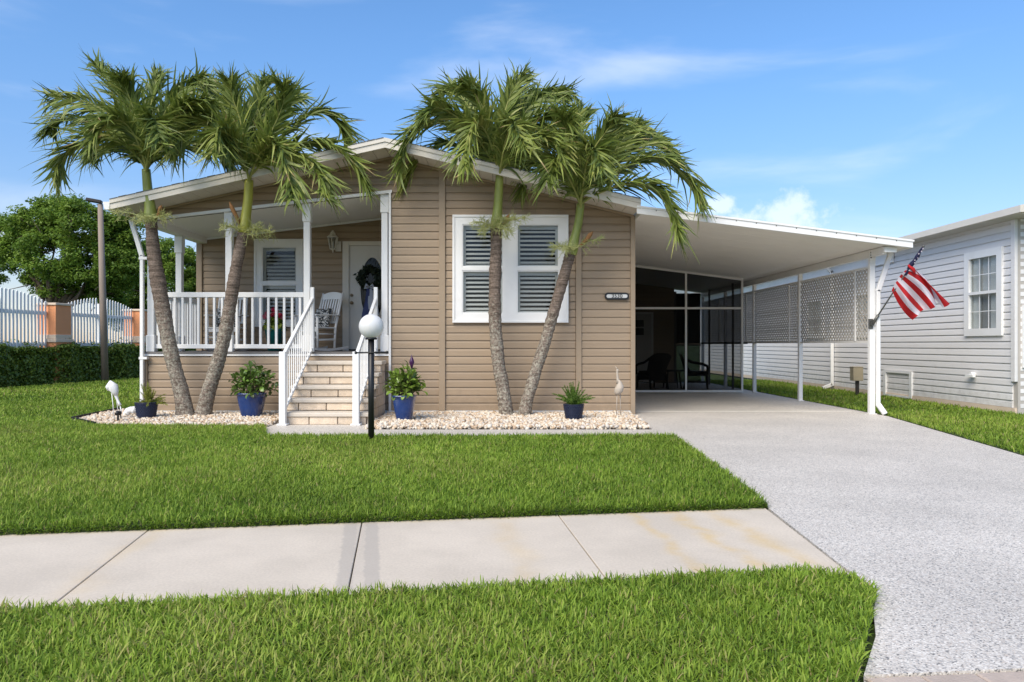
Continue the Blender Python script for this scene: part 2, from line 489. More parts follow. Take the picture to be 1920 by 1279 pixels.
M['flower_purple'] = material('purple_glass', (0.05, 0.012, 0.06), 0.3, 0.2, 30)
M['plaque'] = material('plaque_face', (0.62, 0.62, 0.60), 0.4, 0.04, 10)
M['paver'] = material('paver', (0.47, 0.385, 0.32), 0.85, 0.14, 12, 0.4, 90, island=0.10)
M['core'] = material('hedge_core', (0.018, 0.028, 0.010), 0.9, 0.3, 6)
M['pane_reflect'] = material('reflection_white', (0.74, 0.74, 0.74), 0.7, 0.05, 5)  # lighter white standing in for the reflection on upper panes
M['blind'] = material('window_blind', (0.42, 0.42, 0.42), 0.7, 0.05, 5)
M['vinyl'] = material('dimming_panel', (0.30, 0.28, 0.25), 0.5, 0.05, 5)  # for the panel added to dim the rear opening
M['oldmetal'] = material('grey_bracket', (0.13, 0.13, 0.12), 0.45, 0.1, 10, metal=0.6)

def glass_mat(name, tint=(0.9, 0.92, 0.92), base=0.05):
    m = bpy.data.materials.new(name); m.use_nodes = True
    n, l = m.node_tree.nodes, m.node_tree.links
    n.clear()
    out = N(n, 'ShaderNodeOutputMaterial')
    t = N(n, 'ShaderNodeBsdfTransparent'); t.inputs[0].default_value = (*tint, 1)
    g = N(n, 'ShaderNodeBsdfGlossy'); g.inputs['Roughness'].default_value = 0.02
    lw = N(n, 'ShaderNodeLayerWeight'); lw.inputs[0].default_value = 0.5
    pw = N(n, 'ShaderNodeMath', operation='POWER'); pw.inputs[1].default_value = 5.0
    l.new(lw.outputs['Facing'], pw.inputs[0])
    ad = N(n, 'ShaderNodeMath', operation='MULTIPLY_ADD'); ad.inputs[1].default_value = 0.85; ad.inputs[2].default_value = 0.022 + base
    l.new(pw.outputs[0], ad.inputs[0])
    ms = N(n, 'ShaderNodeMixShader')
    l.new(ad.outputs[0], ms.inputs[0]); l.new(t.outputs[0], ms.inputs[1]); l.new(g.outputs[0], ms.inputs[2])
    l.new(ms.outputs[0], out.inputs[0])
    return m
M['glass'] = glass_mat('window_glass', (0.86, 0.88, 0.88), 0.0)
M['door_glass'] = glass_mat('leaded_glass', (0.16, 0.18, 0.19), 0.0)

def screen_mat():
    m = bpy.data.materials.new('insect_screen'); m.use_nodes = True
    n, l = m.node_tree.nodes, m.node_tree.links
    n.clear()
    out = N(n, 'ShaderNodeOutputMaterial')
    t = N(n, 'ShaderNodeBsdfTransparent')
    d = N(n, 'ShaderNodeBsdfDiffuse'); d.inputs[0].default_value = (0.010, 0.010, 0.010, 1)
    ms = N(n, 'ShaderNodeMixShader'); ms.inputs[0].default_value = 0.47
    l.new(t.outputs[0], ms.inputs[1]); l.new(d.outputs[0], ms.inputs[2]); l.new(ms.outputs[0], out.inputs[0])
    return m
M['screen'] = screen_mat()

def speckle_mat():
    """pebble-flake coating of the driveway and walk"""
    m = bpy.data.materials.new('speckled_coating'); m.use_nodes = True
    n, l = m.node_tree.nodes, m.node_tree.links
    b = n['Principled BSDF']
    geo = N(n, 'ShaderNodeNewGeometry')
    vo = N(n, 'ShaderNodeTexVoronoi'); vo.inputs['Scale'].default_value = 150
    l.new(geo.outputs['Position'], vo.inputs['Vector'])
    sp = N(n, 'ShaderNodeSeparateColor'); l.new(vo.outputs['Color'], sp.inputs[0])
    rp = N(n, 'ShaderNodeValToRGB')
    e = rp.color_ramp.elements
    rp.color_ramp.interpolation = 'CONSTANT'
    e[0].position, e[0].color = 0.0, (0.20, 0.19, 0.175, 1)
    e[1].position, e[1].color = 0.07, (0.42, 0.395, 0.36, 1)
    for p_, c_ in ((0.22, (0.56, 0.51, 0.445)), (0.5, (0.66, 0.61, 0.535)), (0.78, (0.78, 0.73, 0.65)), (0.93, (0.58, 0.50, 0.42))):
        x = e.new(p_); x.color = (*c_, 1)
    l.new(sp.outputs[0], rp.inputs[0])
    nz = N(n, 'ShaderNodeTexNoise'); nz.inputs['Scale'].default_value = 1.1; nz.inputs['Detail'].default_value = 6
    l.new(geo.outputs['Position'], nz.inputs['Vector'])
    mr = N(n, 'ShaderNodeMapRange'); mr.inputs['From Min'].default_value = 0.3; mr.inputs['From Max'].default_value = 0.7
    mr.inputs['To Min'].default_value = 0.88; mr.inputs['To Max'].default_value = 1.07
    l.new(nz.outputs['Fac'], mr.inputs['Value'])
    vm = N(n, 'ShaderNodeVectorMath', operation='SCALE')
    l.new(rp.outputs[0], vm.inputs[0]); l.new(mr.outputs[0], vm.inputs['Scale'])
    l.new(vm.outputs[0], b.inputs['Base Color'])
    b.inputs['Roughness'].default_value = 0.55
    b.inputs['Specular IOR Level'].default_value = 0.35
    bp = N(n, 'ShaderNodeBump'); bp.inputs['Strength'].default_value = 0.22; bp.inputs['Distance'].default_value = 0.003
    l.new(vo.outputs['Distance'], bp.inputs['Height']); bp.invert = True
    l.new(bp.outputs[0], b.inputs['Normal'])
    return m
M['speckle'] = speckle_mat()

def concrete_mat():
    m = bpy.data.materials.new('sidewalk_concrete'); m.use_nodes = True
    n, l = m.node_tree.nodes, m.node_tree.links
    b = n['Principled BSDF']
    geo = N(n, 'ShaderNodeNewGeometry')
    pos = geo.outputs['Position']
    sp = N(n, 'ShaderNodeSeparateXYZ'); l.new(pos, sp.inputs[0])
    def mth(op, a, b_=None, c_=None):
        k = N(n, 'ShaderNodeMath', operation=op)
        for i, v in enumerate((a, b_, c_)):
            if v is None: continue
            if isinstance(v, (int, float)): k.inputs[i].default_value = v
            else: l.new(v, k.inputs[i])
        return k.outputs[0]
    def noise(scale, detail=5, vec=pos, rough=0.6):
        k = N(n, 'ShaderNodeTexNoise'); k.inputs['Scale'].default_value = scale; k.inputs['Detail'].default_value = detail; k.inputs['Roughness'].default_value = rough
        l.new(vec, k.inputs['Vector']); return k.outputs['Fac']
    def sm(v, a, c, lo=0.0, hi=1.0):
        k = N(n, 'ShaderNodeMapRange', interpolation_type='SMOOTHSTEP')
        k.inputs['From Min'].default_value = a; k.inputs['From Max'].default_value = c; k.inputs['To Min'].default_value = lo; k.inputs['To Max'].default_value = hi
        l.new(v, k.inputs['Value']); return k.outputs[0]
    big = sm(noise(1.6), 0.3, 0.7, 0.90, 1.05)
    fine = sm(noise(70, 3), 0.3, 0.7, 0.93, 1.05)
    base = N(n, 'ShaderNodeRGB'); base.outputs[0].default_value = (0.615, 0.535, 0.432, 1)
    vm = N(n, 'ShaderNodeVectorMath', operation='SCALE'); l.new(base.outputs[0], vm.inputs[0]); l.new(mth('MULTIPLY', big, fine), vm.inputs['Scale'])
    col = vm.outputs[0]
    # rust coloured irrigation stains that run across the slabs
    u = mth('ADD', sp.outputs[0], mth('MULTIPLY', sp.outputs[1], 0.13))
    u = mth('ADD', u, mth('MULTIPLY', mth('SUBTRACT', noise(2.2, 3), 0.5), 0.32))
    st = None
    for c0, w0, a0 in ((1.50, 0.045, 0.42), (1.80, 0.055, 0.50), (2.08, 0.07, 0.45), (0.62, 0.08, 0.22), (-2.55, 0.10, 0.28), (-1.55, 0.09, 0.20), (-3.6, 0.12, 0.2)):
        d = mth('DIVIDE', mth('SUBTRACT', u, c0), w0)
        g = mth('MULTIPLY', mth('POWER', 2.718, mth('MULTIPLY', mth('MULTIPLY', d, d), -1.0)), a0)
        st = g if st is None else mth('MAXIMUM', st, g)
    st = mth('MULTIPLY', st, sm(noise(5, 4), 0.3, 0.65, 0.2, 1.0))
    mx = N(n, 'ShaderNodeMix', data_type='RGBA'); mx.inputs['B'].default_value = (0.62, 0.42, 0.14, 1)
    l.new(st, mx.inputs['Factor']); l.new(col, mx.inputs['A']); col = mx.outputs['Result']
    # damp bands along the middle joint
    j = mth('ADD', mth('ADD', sp.outputs[0], 0.0620), mth('MULTIPLY', sp.outputs[1], 0.1786))
    j = mth('ABSOLUTE', mth('ADD', j, mth('MULTIPLY', mth('SUBTRACT', noise(14, 4), 0.5), 0.05)))
    wet = mth('MULTIPLY', sm(j, 0.095, 0.115, 1.0, 0.0), sm(j, 0.02, 0.035, 0.35, 1.0))
    mw = N(n, 'ShaderNodeMix', data_type='RGBA'); mw.inputs['B'].default_value = (0.40, 0.36, 0.31, 1)
    l.new(mth('MULTIPLY', wet, 0.6), mw.inputs['Factor']); l.new(col, mw.inputs['A']); col = mw.outputs['Result']
    l.new(col, b.inputs['Base Color'])
    b.inputs['Roughness'].default_value = 0.8
    b.inputs['Specular IOR Level'].default_value = 0.25
    bp = N(n, 'ShaderNodeBump'); bp.inputs['Strength'].default_value = 0.25; bp.inputs['Distance'].default_value = 0.004
    l.new(noise(110, 3), bp.inputs['Height']); l.new(bp.outputs[0], b.inputs['Normal'])
    return m
M['concrete'] = concrete_mat()

def trunk_mat(name, base, lich):
    """ringed palm bark, grey lichen patches on the lower trunk"""
    m = bpy.data.materials.new(name); m.use_nodes = True
    n, l = m.node_tree.nodes, m.node_tree.links
    b = n['Principled BSDF']; b.inputs['Roughness'].default_value = 0.9; b.inputs['Specular IOR Level'].default_value = 0.15
    geo = N(n, 'ShaderNodeNewGeometry'); pos = geo.outputs['Position']
    mp = N(n, 'ShaderNodeMapping'); mp.inputs['Scale'].default_value = (3, 3, 26); l.new(pos, mp.inputs[0])
    n1 = N(n, 'ShaderNodeTexNoise'); n1.inputs['Scale'].default_value = 1.5; n1.inputs['Detail'].default_value = 6; l.new(mp.outputs[0], n1.inputs['Vector'])
    r1 = N(n, 'ShaderNodeValToRGB'); e = r1.color_ramp.elements
    e[0].position, e[0].color = 0.3, (base[0] * 0.42, base[1] * 0.40, base[2] * 0.38, 1)
    e[1].position, e[1].color = 0.7, (base[0] * 1.25, base[1] * 1.25, base[2] * 1.25, 1)
    l.new(n1.outputs['Fac'], r1.inputs[0])
    n2 = N(n, 'ShaderNodeTexNoise'); n2.inputs['Scale'].default_value = 27; n2.inputs['Detail'].default_value = 8; n2.inputs['Roughness'].default_value = 0.75; l.new(pos, n2.inputs['Vector'])
    sp = N(n, 'ShaderNodeSeparateXYZ'); l.new(pos, sp.inputs[0])
    zr = N(n, 'ShaderNodeMapRange', interpolation_type='SMOOTHSTEP'); zr.inputs['From Min'].default_value = 1.2; zr.inputs['From Max'].default_value = 2.5; zr.inputs['To Min'].default_value = 0.0; zr.inputs['To Max'].default_value = 0.20
    l.new(sp.outputs[2], zr.inputs['Value'])
    th = N(n, 'ShaderNodeMath', operation='SUBTRACT'); l.new(n2.outputs['Fac'], th.inputs[0]); l.new(zr.outputs[0], th.inputs[1])
    lr = N(n, 'ShaderNodeMapRange', interpolation_type='SMOOTHSTEP'); lr.inputs['From Min'].default_value = 0.42; lr.inputs['From Max'].default_value = 0.62
    l.new(th.outputs[0], lr.inputs['Value'])
    mx = N(n, 'ShaderNodeMix', data_type='RGBA'); mx.inputs['B'].default_value = (*lich, 1)
    l.new(lr.outputs[0], mx.inputs['Factor']); l.new(r1.outputs[0], mx.inputs['A'])
    n3 = N(n, 'ShaderNodeTexNoise'); n3.inputs['Scale'].default_value = 42; n3.inputs['Detail'].default_value = 5; l.new(pos, n3.inputs['Vector'])
    mr = N(n, 'ShaderNodeMapRange'); mr.inputs['From Min'].default_value = 0.3; mr.inputs['From Max'].default_value = 0.7; mr.inputs['To Min'].default_value = 0.6; mr.inputs['To Max'].default_value = 1.3
    l.new(n3.outputs['Fac'], mr.inputs['Value'])
    vm = N(n, 'ShaderNodeVectorMath', operation='SCALE'); l.new(mx.outputs['Result'], vm.inputs[0]); l.new(mr.outputs[0], vm.inputs['Scale'])
    l.new(vm.outputs[0], b.inputs['Base Color'])
    bp = N(n, 'ShaderNodeBump'); bp.inputs['Strength'].default_value = 0.7; bp.inputs['Distance'].default_value = 0.015
    l.new(n1.outputs['Fac'], bp.inputs['Height']); l.new(bp.outputs[0], b.inputs['Normal'])
    return m
M['trunk'] = trunk_mat('palm_trunk', (0.20, 0.155, 0.125), (0.36, 0.335, 0.27))

def pillow_mat():
    m = bpy.data.materials.new('patterned_fabric'); m.use_nodes = True
    n, l = m.node_tree.nodes, m.node_tree.links
    b = n['Principled BSDF']; b.inputs['Roughness'].default_value = 0.9
    t = N(n, 'ShaderNodeTexCoord')
    v = N(n, 'ShaderNodeTexNoise'); v.inputs['Scale'].default_value = 14; v.inputs['Detail'].default_value = 2; v.inputs['Distortion'].default_value = 1.6
    l.new(t.outputs['Object'], v.inputs['Vector'])
    r = N(n, 'ShaderNodeValToRGB'); r.color_ramp.interpolation = 'CONSTANT'
    e = r.color_ramp.elements
    e[0].position, e[0].color = 0.0, (0.02, 0.025, 0.03, 1)
    e[1].position, e[1].color = 0.5, (0.60, 0.61, 0.60, 1)
    x = e.new(0.6); x.color = (0.03, 0.035, 0.04, 1)
    l.new(v.outputs['Fac'], r.inputs[0]); l.new(r.outputs[0], b.inputs['Base Color'])
    return m
M['pillow'] = pillow_mat()

# ------------------------------------------------------------------ ground, walks, driveway
def inpoly(x, y, poly):
    r = np.zeros(len(x), dtype=bool)
    n = len(poly)
    for i in range(n):
        x0, y0 = poly[i]; x1, y1 = poly[(i + 1) % n]
        c = ((y0 > y) != (y1 > y)) & (x < (x1 - x0) * (y - y0) / (y1 - y0 + 1e-12) + x0)
        r ^= c
    return r

def sheet(name, poly, z0, z1, mat, kind='structure'):
    mb = MB()
    mb.prism(poly, lambda u, v: (u, v, z0), lambda u, v: (u, v, z1))
    return tag(mb.build(name, mat), kind=kind)

sheet('ground', [(-900, -60), (900, -60), (900, 2500), (-900, 2500)], -0.4, -0.045, M['far_ground'])

LAWN = [(-13.5, 2.8), (-9, 3.46), (-3, 4.36), (1.86, 5.09), (1.93, 6.0), (2.10, 8.85), (-2.85, 8.85), (-3.2, 9.85), (-5.5, 9.97), (-6.33, 10.75),
        (-6.47, 12.4), (-6.3, 12.5), (-6.3, 26), (-11.3, 26), (-12.6, 18), (-14.5, 10)]
VERGE = [(-7, 2.27), (-3, 2.92), (1.50, 3.60), (1.69, 3.52), (1.70, 3.30), (1.43, 2.84), (1.17, 2.40), (0.92, 1.9), (0.7, 1.4), (-7, 0.9)]
SIDEYARD = [(6.18, 23), (6.16, 11.55), (5.36, 7.38), (4.55, 2.9), (8.36, 2.9), (8.36, 23)]
sheet('lawn', LAWN, -0.03, 0.028, M['lawn_soil'])
sheet('verge', VERGE, -0.03, 0.018, M['lawn_soil'])
sheet('side_lawn', SIDEYARD, -0.03, 0.0, M['lawn_soil'])

DRIVE = [(2.10, 22.0), (2.10, 11.9), (2.02, 9.74), (-3.22, 9.74), (-3.22, 9.2), (-2.85, 8.85), (2.10, 8.85), (1.93, 6.0), (1.86, 5.09), (1.755, 3.80), (1.75, 3.45),
         (1.46, 2.84), (1.245, 2.503), (1.834, 2.557), (4.5, 2.80), (5.32, 7.38), (6.12, 11.55), (6.14, 22.0)]
sheet('driveway', DRIVE, -0.10, 0.004, M['speckle'])
sheet('steps_pad', [(-3.22, 9.745), (-1.75, 9.745), (-1.75, 10.45), (-3.22, 10.45)], -0.10, 0.0038, M['speckle'])

sheet('threshold_strip', [(2.18, 12.36), (5.95, 12.36), (5.95, 12.42), (2.18, 12.42)], 0.0, 0.008, M['cream'])
# sidewalk: one slab per bay between the joints
walk = tag(MB().prism([(-14, 1.3), (1.6, 3.45), (1.72, 4.9), (-14, 2.5)], lambda u, v: (u, v, -0.12), lambda u, v: (u, v, -0.05)).build('sidewalk', M['soil']), kind='structure')
def far_y(x): return 4.81 + 0.150 * x
def near_y(x): return 3.33 + 0.150 * x
J = [(-7.2, -6.96), (-5.95, -5.72), (-4.7, -4.47), (-3.44, -3.20), (-2.17, -1.94), (-0.894, -0.688), (0.382, 0.525), (1.845, 1.735)]
for (a_f, a_n), (b_f, b_n) in zip(J[:-1], J[1:]):
    g = 0.0035
    poly = [(a_n + g, near_y(a_n)), (b_n - g, near_y(b_n)), (b_f - g, far_y(b_f)), (a_f + g, far_y(a_f))]
    MB().prism(poly, lambda u, v: (u, v, -0.049), lambda u, v: (u, v, 0.0)).build('slab', M['concrete'], walk, bevel=0.003, seg=1)

# paver apron at the street end of the driveway
apron = tag(MB().prism([(0.9, 1.2), (4.6, 1.5), (4.6, 2.8), (1.2, 2.48)], lambda u, v: (u, v, -0.12), lambda u, v: (u, v, -0.03)).build('paver_apron', M['mortar']), kind='structure')
d_ap = Vector((3.255, 0.297, 0)).normalized()
n_ap = Vector((-d_ap.y, d_ap.x, 0))
o_ap = Vector((1.245, 2.495, 0))
pv = MB().box(0.003, 0.197, -0.097, -0.003, -0.029, 0.0).mesh('paver', M['paver'], bevel=0.006)
ang = math.atan2(d_ap.y, d_ap.x)
for r_ in range(6):
    for c_ in range(-2, 15):
        p = o_ap + d_ap * (c_ * 0.2 + (0.1 if r_ % 2 else 0.0)) - n_ap * (r_ * 0.1)
        if p.x > 1.02 - (2.4 - p.y) * 0.35:
            link('paver', pv, apron, (p.x, p.y, 0.0015 * random.random()), (0, 0, ang))

# ------------------------------------------------------------------ house
def clip_poly(poly, planes):
    """2-D convex clip; each plane (a, b, c) keeps a*u + b*v <= c"""
    for a, b, c in planes:
        out = []
        for i in range(len(poly)):
            p, q = poly[i], poly[(i + 1) % len(poly)]
            dp, dq = a * p[0] + b * p[1] - c, a * q[0] + b * q[1] - c
            if dp <= 0: out.append(p)
            if (dp < 0 < dq) or (dq < 0 < dp):
                t = dp / (dp - dq)
                out.append((p[0] + (q[0] - p[0]) * t, p[1] + (q[1] - p[1]) * t))
        poly = out
        if len(poly) < 3: return []
    return poly

def area(poly):
    return abs(sum(poly[i][0] * poly[(i + 1) % len(poly)][1] - poly[(i + 1) % len(poly)][0] * poly[i][1] for i in range(len(poly)))) / 2

def cut(rects, hole):
    hx0, hx1, hz0, hz1 = hole
    out = []
    for x0, x1, z0, z1 in rects:
        if hx1 <= x0 or hx0 >= x1 or hz1 <= z0 or hz0 >= z1:
            out.append((x0, x1, z0, z1)); continue
        if hz0 > z0: out.append((x0, x1, z0, hz0))
        if hz1 < z1: out.append((x0, x1, hz1, z1))
        a, b = max(z0, hz0), min(z1, hz1)
        if hx0 > x0: out.append((x0, hx0, a, b))
        if hx1 < x1: out.append((hx1, x1, a, b))
    return [r for r in out if r[1] - r[0] > 0.004 and r[3] - r[2] > 0.004]

front_map = lambda yf: (lambda u, d, z: (u, yf - d, z))
def siding(parent, x0, x1, z0, z1, fmap, pitch, mat, holes=(), planes=(), name='siding_plank', depth=0.020):
    """lapped vinyl boards, one object for each piece of each course"""
    k = 0
    z = z0
    while z < z1 - 0.005:
        rects = [(x0, x1, z, min(z + pitch, z1))]
        for h in holes: rects = cut(rects, h)
        for (a, b, c, d) in rects:
            poly = clip_poly([(a, c), (b, c), (b, d), (a, d)], planes)
            if len(poly) < 3 or area(poly) < 0.0008: continue
            lip = 0.68                                                   # dutch lap: flat face, then a cove up to the next board
            def dep(v, zz=z):
                t = (v - zz) / pitch
                return 0.003 + depth * (1.0 if t < 0.0 else (1.0 - 0.30 * t / lip if t < lip else 0.70 * max(0.0, 1 - (t - lip) / (1 - lip)) ** 0.8))
            zc = z + lip * pitch
            lo = clip_poly(poly, [(0, 1, zc)])
            hi = clip_poly(poly, [(0, -1, -zc)])
            mb = MB()
            for pp in (lo, hi):
                if len(pp) >= 3 and area(pp) > 1e-5:
                    mb.prism(pp, lambda u, v: fmap(u, 0.0, v), lambda u, v: fmap(u, dep(v), v))
            if mb.v: mb.build(name, mat, parent)
        z += pitch
        k += 1

def wall(name, x0, x1, z0, z1, fmap, thick, mat, parent, holes=(), planes=()):
    rects = [(x0, x1, z0, z1)]
    for h in holes: rects = cut(rects, h)
    mb = MB()
    for (a, b, c, d) in rects:
        poly = clip_poly([(a, c), (b, c), (b, d), (a, d)], planes)
        if len(poly) >= 3: mb.prism(poly, lambda u, v: fmap(u, -thick, v), lambda u, v: fmap(u, 0.0, v))
    return mb.build(name, mat, parent)

YF, YR, YB = 11.88, 11.28, 14.0            # front wall, rake, porch back wall
PITCH = 0.127
PKX, PKZ, SL, SR = -1.80, 4.335, 0.2245, 0.2405
def ztop(x): return PKZ - (SL * (PKX - x) if x < PKX else SR * (x - PKX))
FH = 0.14                                   # fascia height
rakeL = (-SL, 1, PKZ - FH - SL * PKX)       # z - SL*x <= ...
rakeR = (SR, 1, PKZ - FH + SR * PKX)
XL, XRT, XP = -5.84, 2.17, -1.82            # left wall, right wall, right side of the porch
DECK = 1.02
house = thing('manufactured_house', 'tan lap sided house with front gable, covered porch and white double window', 'house', (-1.8, 16, 0))

def px(x, Y=YF): return (x - CX) * Y / F
def pz(y, Y=YF): return H + (CY - y) * Y / F

win = (px(849), px(1065), pz(605), pz(404))
front = wall('front_wall', XP + 0.02, XRT, 0.0, 4.4, front_map(YF + 0.02), 0.12, M['dark'], house, [(win[0] + 0.05, win[1] - 0.05, win[2] + 0.05, win[3] - 0.05)], [rakeL, rakeR])
rk = [(-SL, 1, rakeL[2] - 0.012), (SR, 1, rakeR[2] - 0.012)]
fm = front_map(YF + 0.018)
z_base = 0.065
siding(front, px(733), px(823), z_base, 4.3, fm, PITCH, M['siding'], planes=rk)
siding(front, px(835), px(1079), z_base, 4.3, fm, PITCH, M['siding'], [win], rk)
siding(front, px(1090), px(1182), z_base, 4.3, fm, PITCH, M['siding'], planes=rk)
def vtrim(name, x0, x1, z0, z1, yf, mat, parent, proud=0.012, planes=None):
    poly = [(x0, z0), (x1, z0), (x1, z1), (x0, z1)]
    if planes: poly = clip_poly(poly, planes)
    return MB().prism(poly, lambda u, v: (u, yf - 0.024 - proud, v), lambda u, v: (u, yf + 0.018, v)).build(name, mat, parent, bevel=0.004)
vtrim('trim_board', px(823), px(835), 0.03, 4.3, YF, M['tan_trim'], front, planes=rk)
vtrim('trim_board', px(1079.5), px(1090), 0.03, 4.3, YF, M['tan_trim'], front, planes=rk)
vtrim('corner_trim', px(1182), px(1190.5), 0.0, 4.3, YF, M['tan_trim'], front, planes=rk)
MB().box(px(733), px(823) - 0.002, YF - 0.022, YF + 0.018, 0.02, 0.062).box(px(835) + 0.002, px(1079), YF - 0.022, YF + 0.018, 0.02, 0.062).box(px(1090) + 0.002, px(1182) - 0.002, YF - 0.022, YF + 0.018, 0.02, 0.062).build('base_flashing', M['white'], front)

# gable above the porch opening
CL = lambda x: 3.183 + 0.1147 * (x + 5.617)                # porch ceiling line
hdr = wall('gable_wall', XL, XP + 0.02, 2.9, 4.4, front_map(YF + 0.02), 0.10, M['dark'], house, [], [rakeL, rakeR, (0.1147, -1, -(3.183 + 0.1147 * 5.617) )])
siding(hdr, XL + 0.03, XP + 0.02, z_base + 23 * PITCH, 4.3, fm, PITCH, M['siding'], planes=rk + [(0.1147, -1, -(3.183 + 0.1147 * 5.617) - 0.03)])
MB().prism([(XL, CL(XL) - 0.012), (XP + 0.04, CL(XP + 0.04) - 0.012), (XP + 0.04, CL(XP + 0.04) + 0.034), (XL, CL(XL) + 0.034)], lambda u, v: (u, YF - 0.035, v), lambda u, v: (u, YF + 0.017, v)).build('header_trim', M['white'], hdr)
MB().box(XP - 0.012, XP + 0.024, YF - 0.036, YF + 0.014, 0.02, CL(XP)).build('opening_trim', M['white'], front)

# other walls
side_l = MB().box(XL, XL + 0.1, YB, 24, 0, 3.25).build('left_wall', M['tan_trim'], house)
MB().box(XRT - 0.02, XRT - 0.12, YF + 0.15, 24, 0, 3.2).build('right_wall', M['tan_trim'], house)
MB().box(XL, XRT - 0.02, 23.9, 24, 0, 3.2).build('back_wall', M['tan_trim'], house)
MB().box(XP + 0.02, XP + 0.12, YF + 0.15, YB + 0.02, DECK, 3.7).build('porch_side_wall', M['tan_trim'], house)
MB().box(XL + 0.11, XRT - 0.13, YB + 0.15, 23.8, 0.9, 1.0).box(XP + 0.13, XRT - 0.13, YF + 0.17, YB + 0.15, 0.9, 1.0).build('interior_floor', M['dark'], house)

# roof with shingle, fascia, drip edge and vented soffit panels
roof = MB()
XEL, XER = -6.06, 2.16
def slab_pts(x0, x1, y0, y1, zo0, zo1):
    return [(x0, y0, ztop(x0) + zo0), (x1, y0, ztop(x1) + zo0), (x1, y1, ztop(x1) + zo0), (x0, y1, ztop(x0) + zo0), (x0, y0, ztop(x0) + zo1), (x1, y0, ztop(x1) + zo1), (x1, y1, ztop(x1) + zo1), (x0, y1, ztop(x0) + zo1)]
BF = [(0, 3, 2, 1), (4, 5, 6, 7), (0, 1, 5, 4), (1, 2, 6, 5), (2, 3, 7, 6), (3, 0, 4, 7)]
roof.add(slab_pts(XEL, PKX, YR + 0.03, 24.3, -0.03, 0.006), BF).add(slab_pts(PKX, XER, YR + 0.03, 24.3, -0.03, 0.006), BF)
roof = roof.build('roof', M['shingle'], house)
# ragged shingle edge on the rake
sh = MB()
for s in range(60):
    x0 = XEL + (XER - XEL) * s / 60; x1 = XEL + (XER - XEL) * (s + 1) / 60 - 0.01
    if (x0 - PKX) * (x1 - PKX) < 0: continue
    sh.add(slab_pts(x0, x1, YR - 0.024, YR + 0.25, 0.0065, 0.014 + 0.005 * (s % 2)), BF)
tag(sh.build('shingle_edge', M['shingle'], roof), kind='stuff')
for x0, x1 in ((XEL, PKX - 0.0005), (PKX + 0.0005, XER)):
    MB().add(slab_pts(x0, x1, YR, YR + 0.0295, -FH - 0.005, 0.0055), BF).build('fascia', M['cream'], roof)
    MB().add(slab_pts(x0, x1, YR - 0.016, YR - 0.001, -0.055, 0.0055), BF).build('drip_edge', M['cream'], roof)
    MB().add([(p[0], p[1], p[2]) for p in slab_pts(x0, x1, YF - 0.05, YF - 0.0245, -FH - 0.035, -FH - 0.004)], BF).build('soffit_channel', M['tan_trim'], roof)
    n = int((x1 - x0) / 0.2)
    for k in range(n):
        a = x0 + (x1 - x0) * k / n; b = x0 + (x1 - x0) * (k + 1) / n - 0.007
        MB().add(slab_pts(a, b, YR + 0.026, YF - 0.002, -FH + 0.001, -FH + 0.015), BF).build('soffit_panel', M['soffit'], roof)
    MB().add(slab_pts(x0, x1, YR + 0.026, YF + 0.1, -FH + 0.016, -0.032), BF).build('roof_core', M['dark'], roof)
# left eave: soffit and gutter
MB().box(XEL + 0.004, XL + 0.05, YF + 0.03, 24.2, ztop(XEL) - FH - 0.01, ztop(XEL) - FH + 0.02).build('eave_soffit', M['ceiling'], roof)
gut = MB().prism([(XEL - 0.105, ztop(XEL) - 0.03), (XEL - 0.002, ztop(XEL) - 0.03), (XEL - 0.002, ztop(XEL) - 0.15), (XEL - 0.075, ztop(XEL) - 0.15), (XEL - 0.092, ztop(XEL) - 0.10)], lambda u, v: (u, YR - 0.01, v), lambda u, v: (u, 24.2, v)).build('gutter', M['white'], roof)

# porch: ceiling, side beam, floor, skirt
pc = MB().prism([(XL + 0.16, CL(XL + 0.16)), (XP + 0.02, CL(XP + 0.02)), (XP + 0.02, CL(XP + 0.02) + 0.05), (XL + 0.16, CL(XL + 0.16) + 0.05)], lambda u, v: (u, YF + 0.122, v), lambda u, v: (u, YB + 0.1, v)).build('porch_ceiling', M['ceiling'], house)
MB().box(XL + 0.02, XL + 0.20, YF + 0.021, YB - 0.03, 3.075, 3.25).build('porch_beam', M['ceiling'], house, bevel=0.004)
MB().box(XL + 0.19, XP, YB - 0.055, YB - 0.03, 0, 0).build('ceiling_trim', M['white'], house) if False else None
MB().prism([(XL + 0.203, CL(XL + 0.203) - 0.035), (XP, CL(XP) - 0.035), (XP, CL(XP) - 0.001), (XL + 0.203, CL(XL + 0.203) - 0.001)], lambda u, v: (u, YB - 0.05, v), lambda u, v: (u, YB - 0.026, v)).build('ceiling_trim', M['white'], house)
MB().box(XL + 0.03, XP - 0.002, YF - 0.03, YB + 0.02, DECK - 0.03, DECK).build('porch_floor', M['deck'], house)
MB().box(XL + 0.02, XP - 0.014, YF - 0.02, YF + 0.02, 0.955, DECK - 0.031).build('deck_trim', M['white'], house)
skirt = MB().box(XL + 0.04, XP - 0.015, YF + 0.018, YF + 0.08, 0.0, 0.95).box(XL + 0.04, XL + 0.1, YF + 0.081, YB, 0, 0.95).build('porch_skirt', M['dark'], house)
siding(skirt, px(278), XP - 0.016, z_base, 0.953, fm, PITCH, M['siding'])
MB().box(px(268), px(277.5), YF - 0.036, YF + 0.018, 0.02, 0.953).build('corner_trim', M['tan_trim'], skirt, bevel=0.004)
MB().box(px(278), XP - 0.02, YF - 0.022, YF + 0.018, 0.02, 0.062).build('base_flashing', M['white'], skirt)

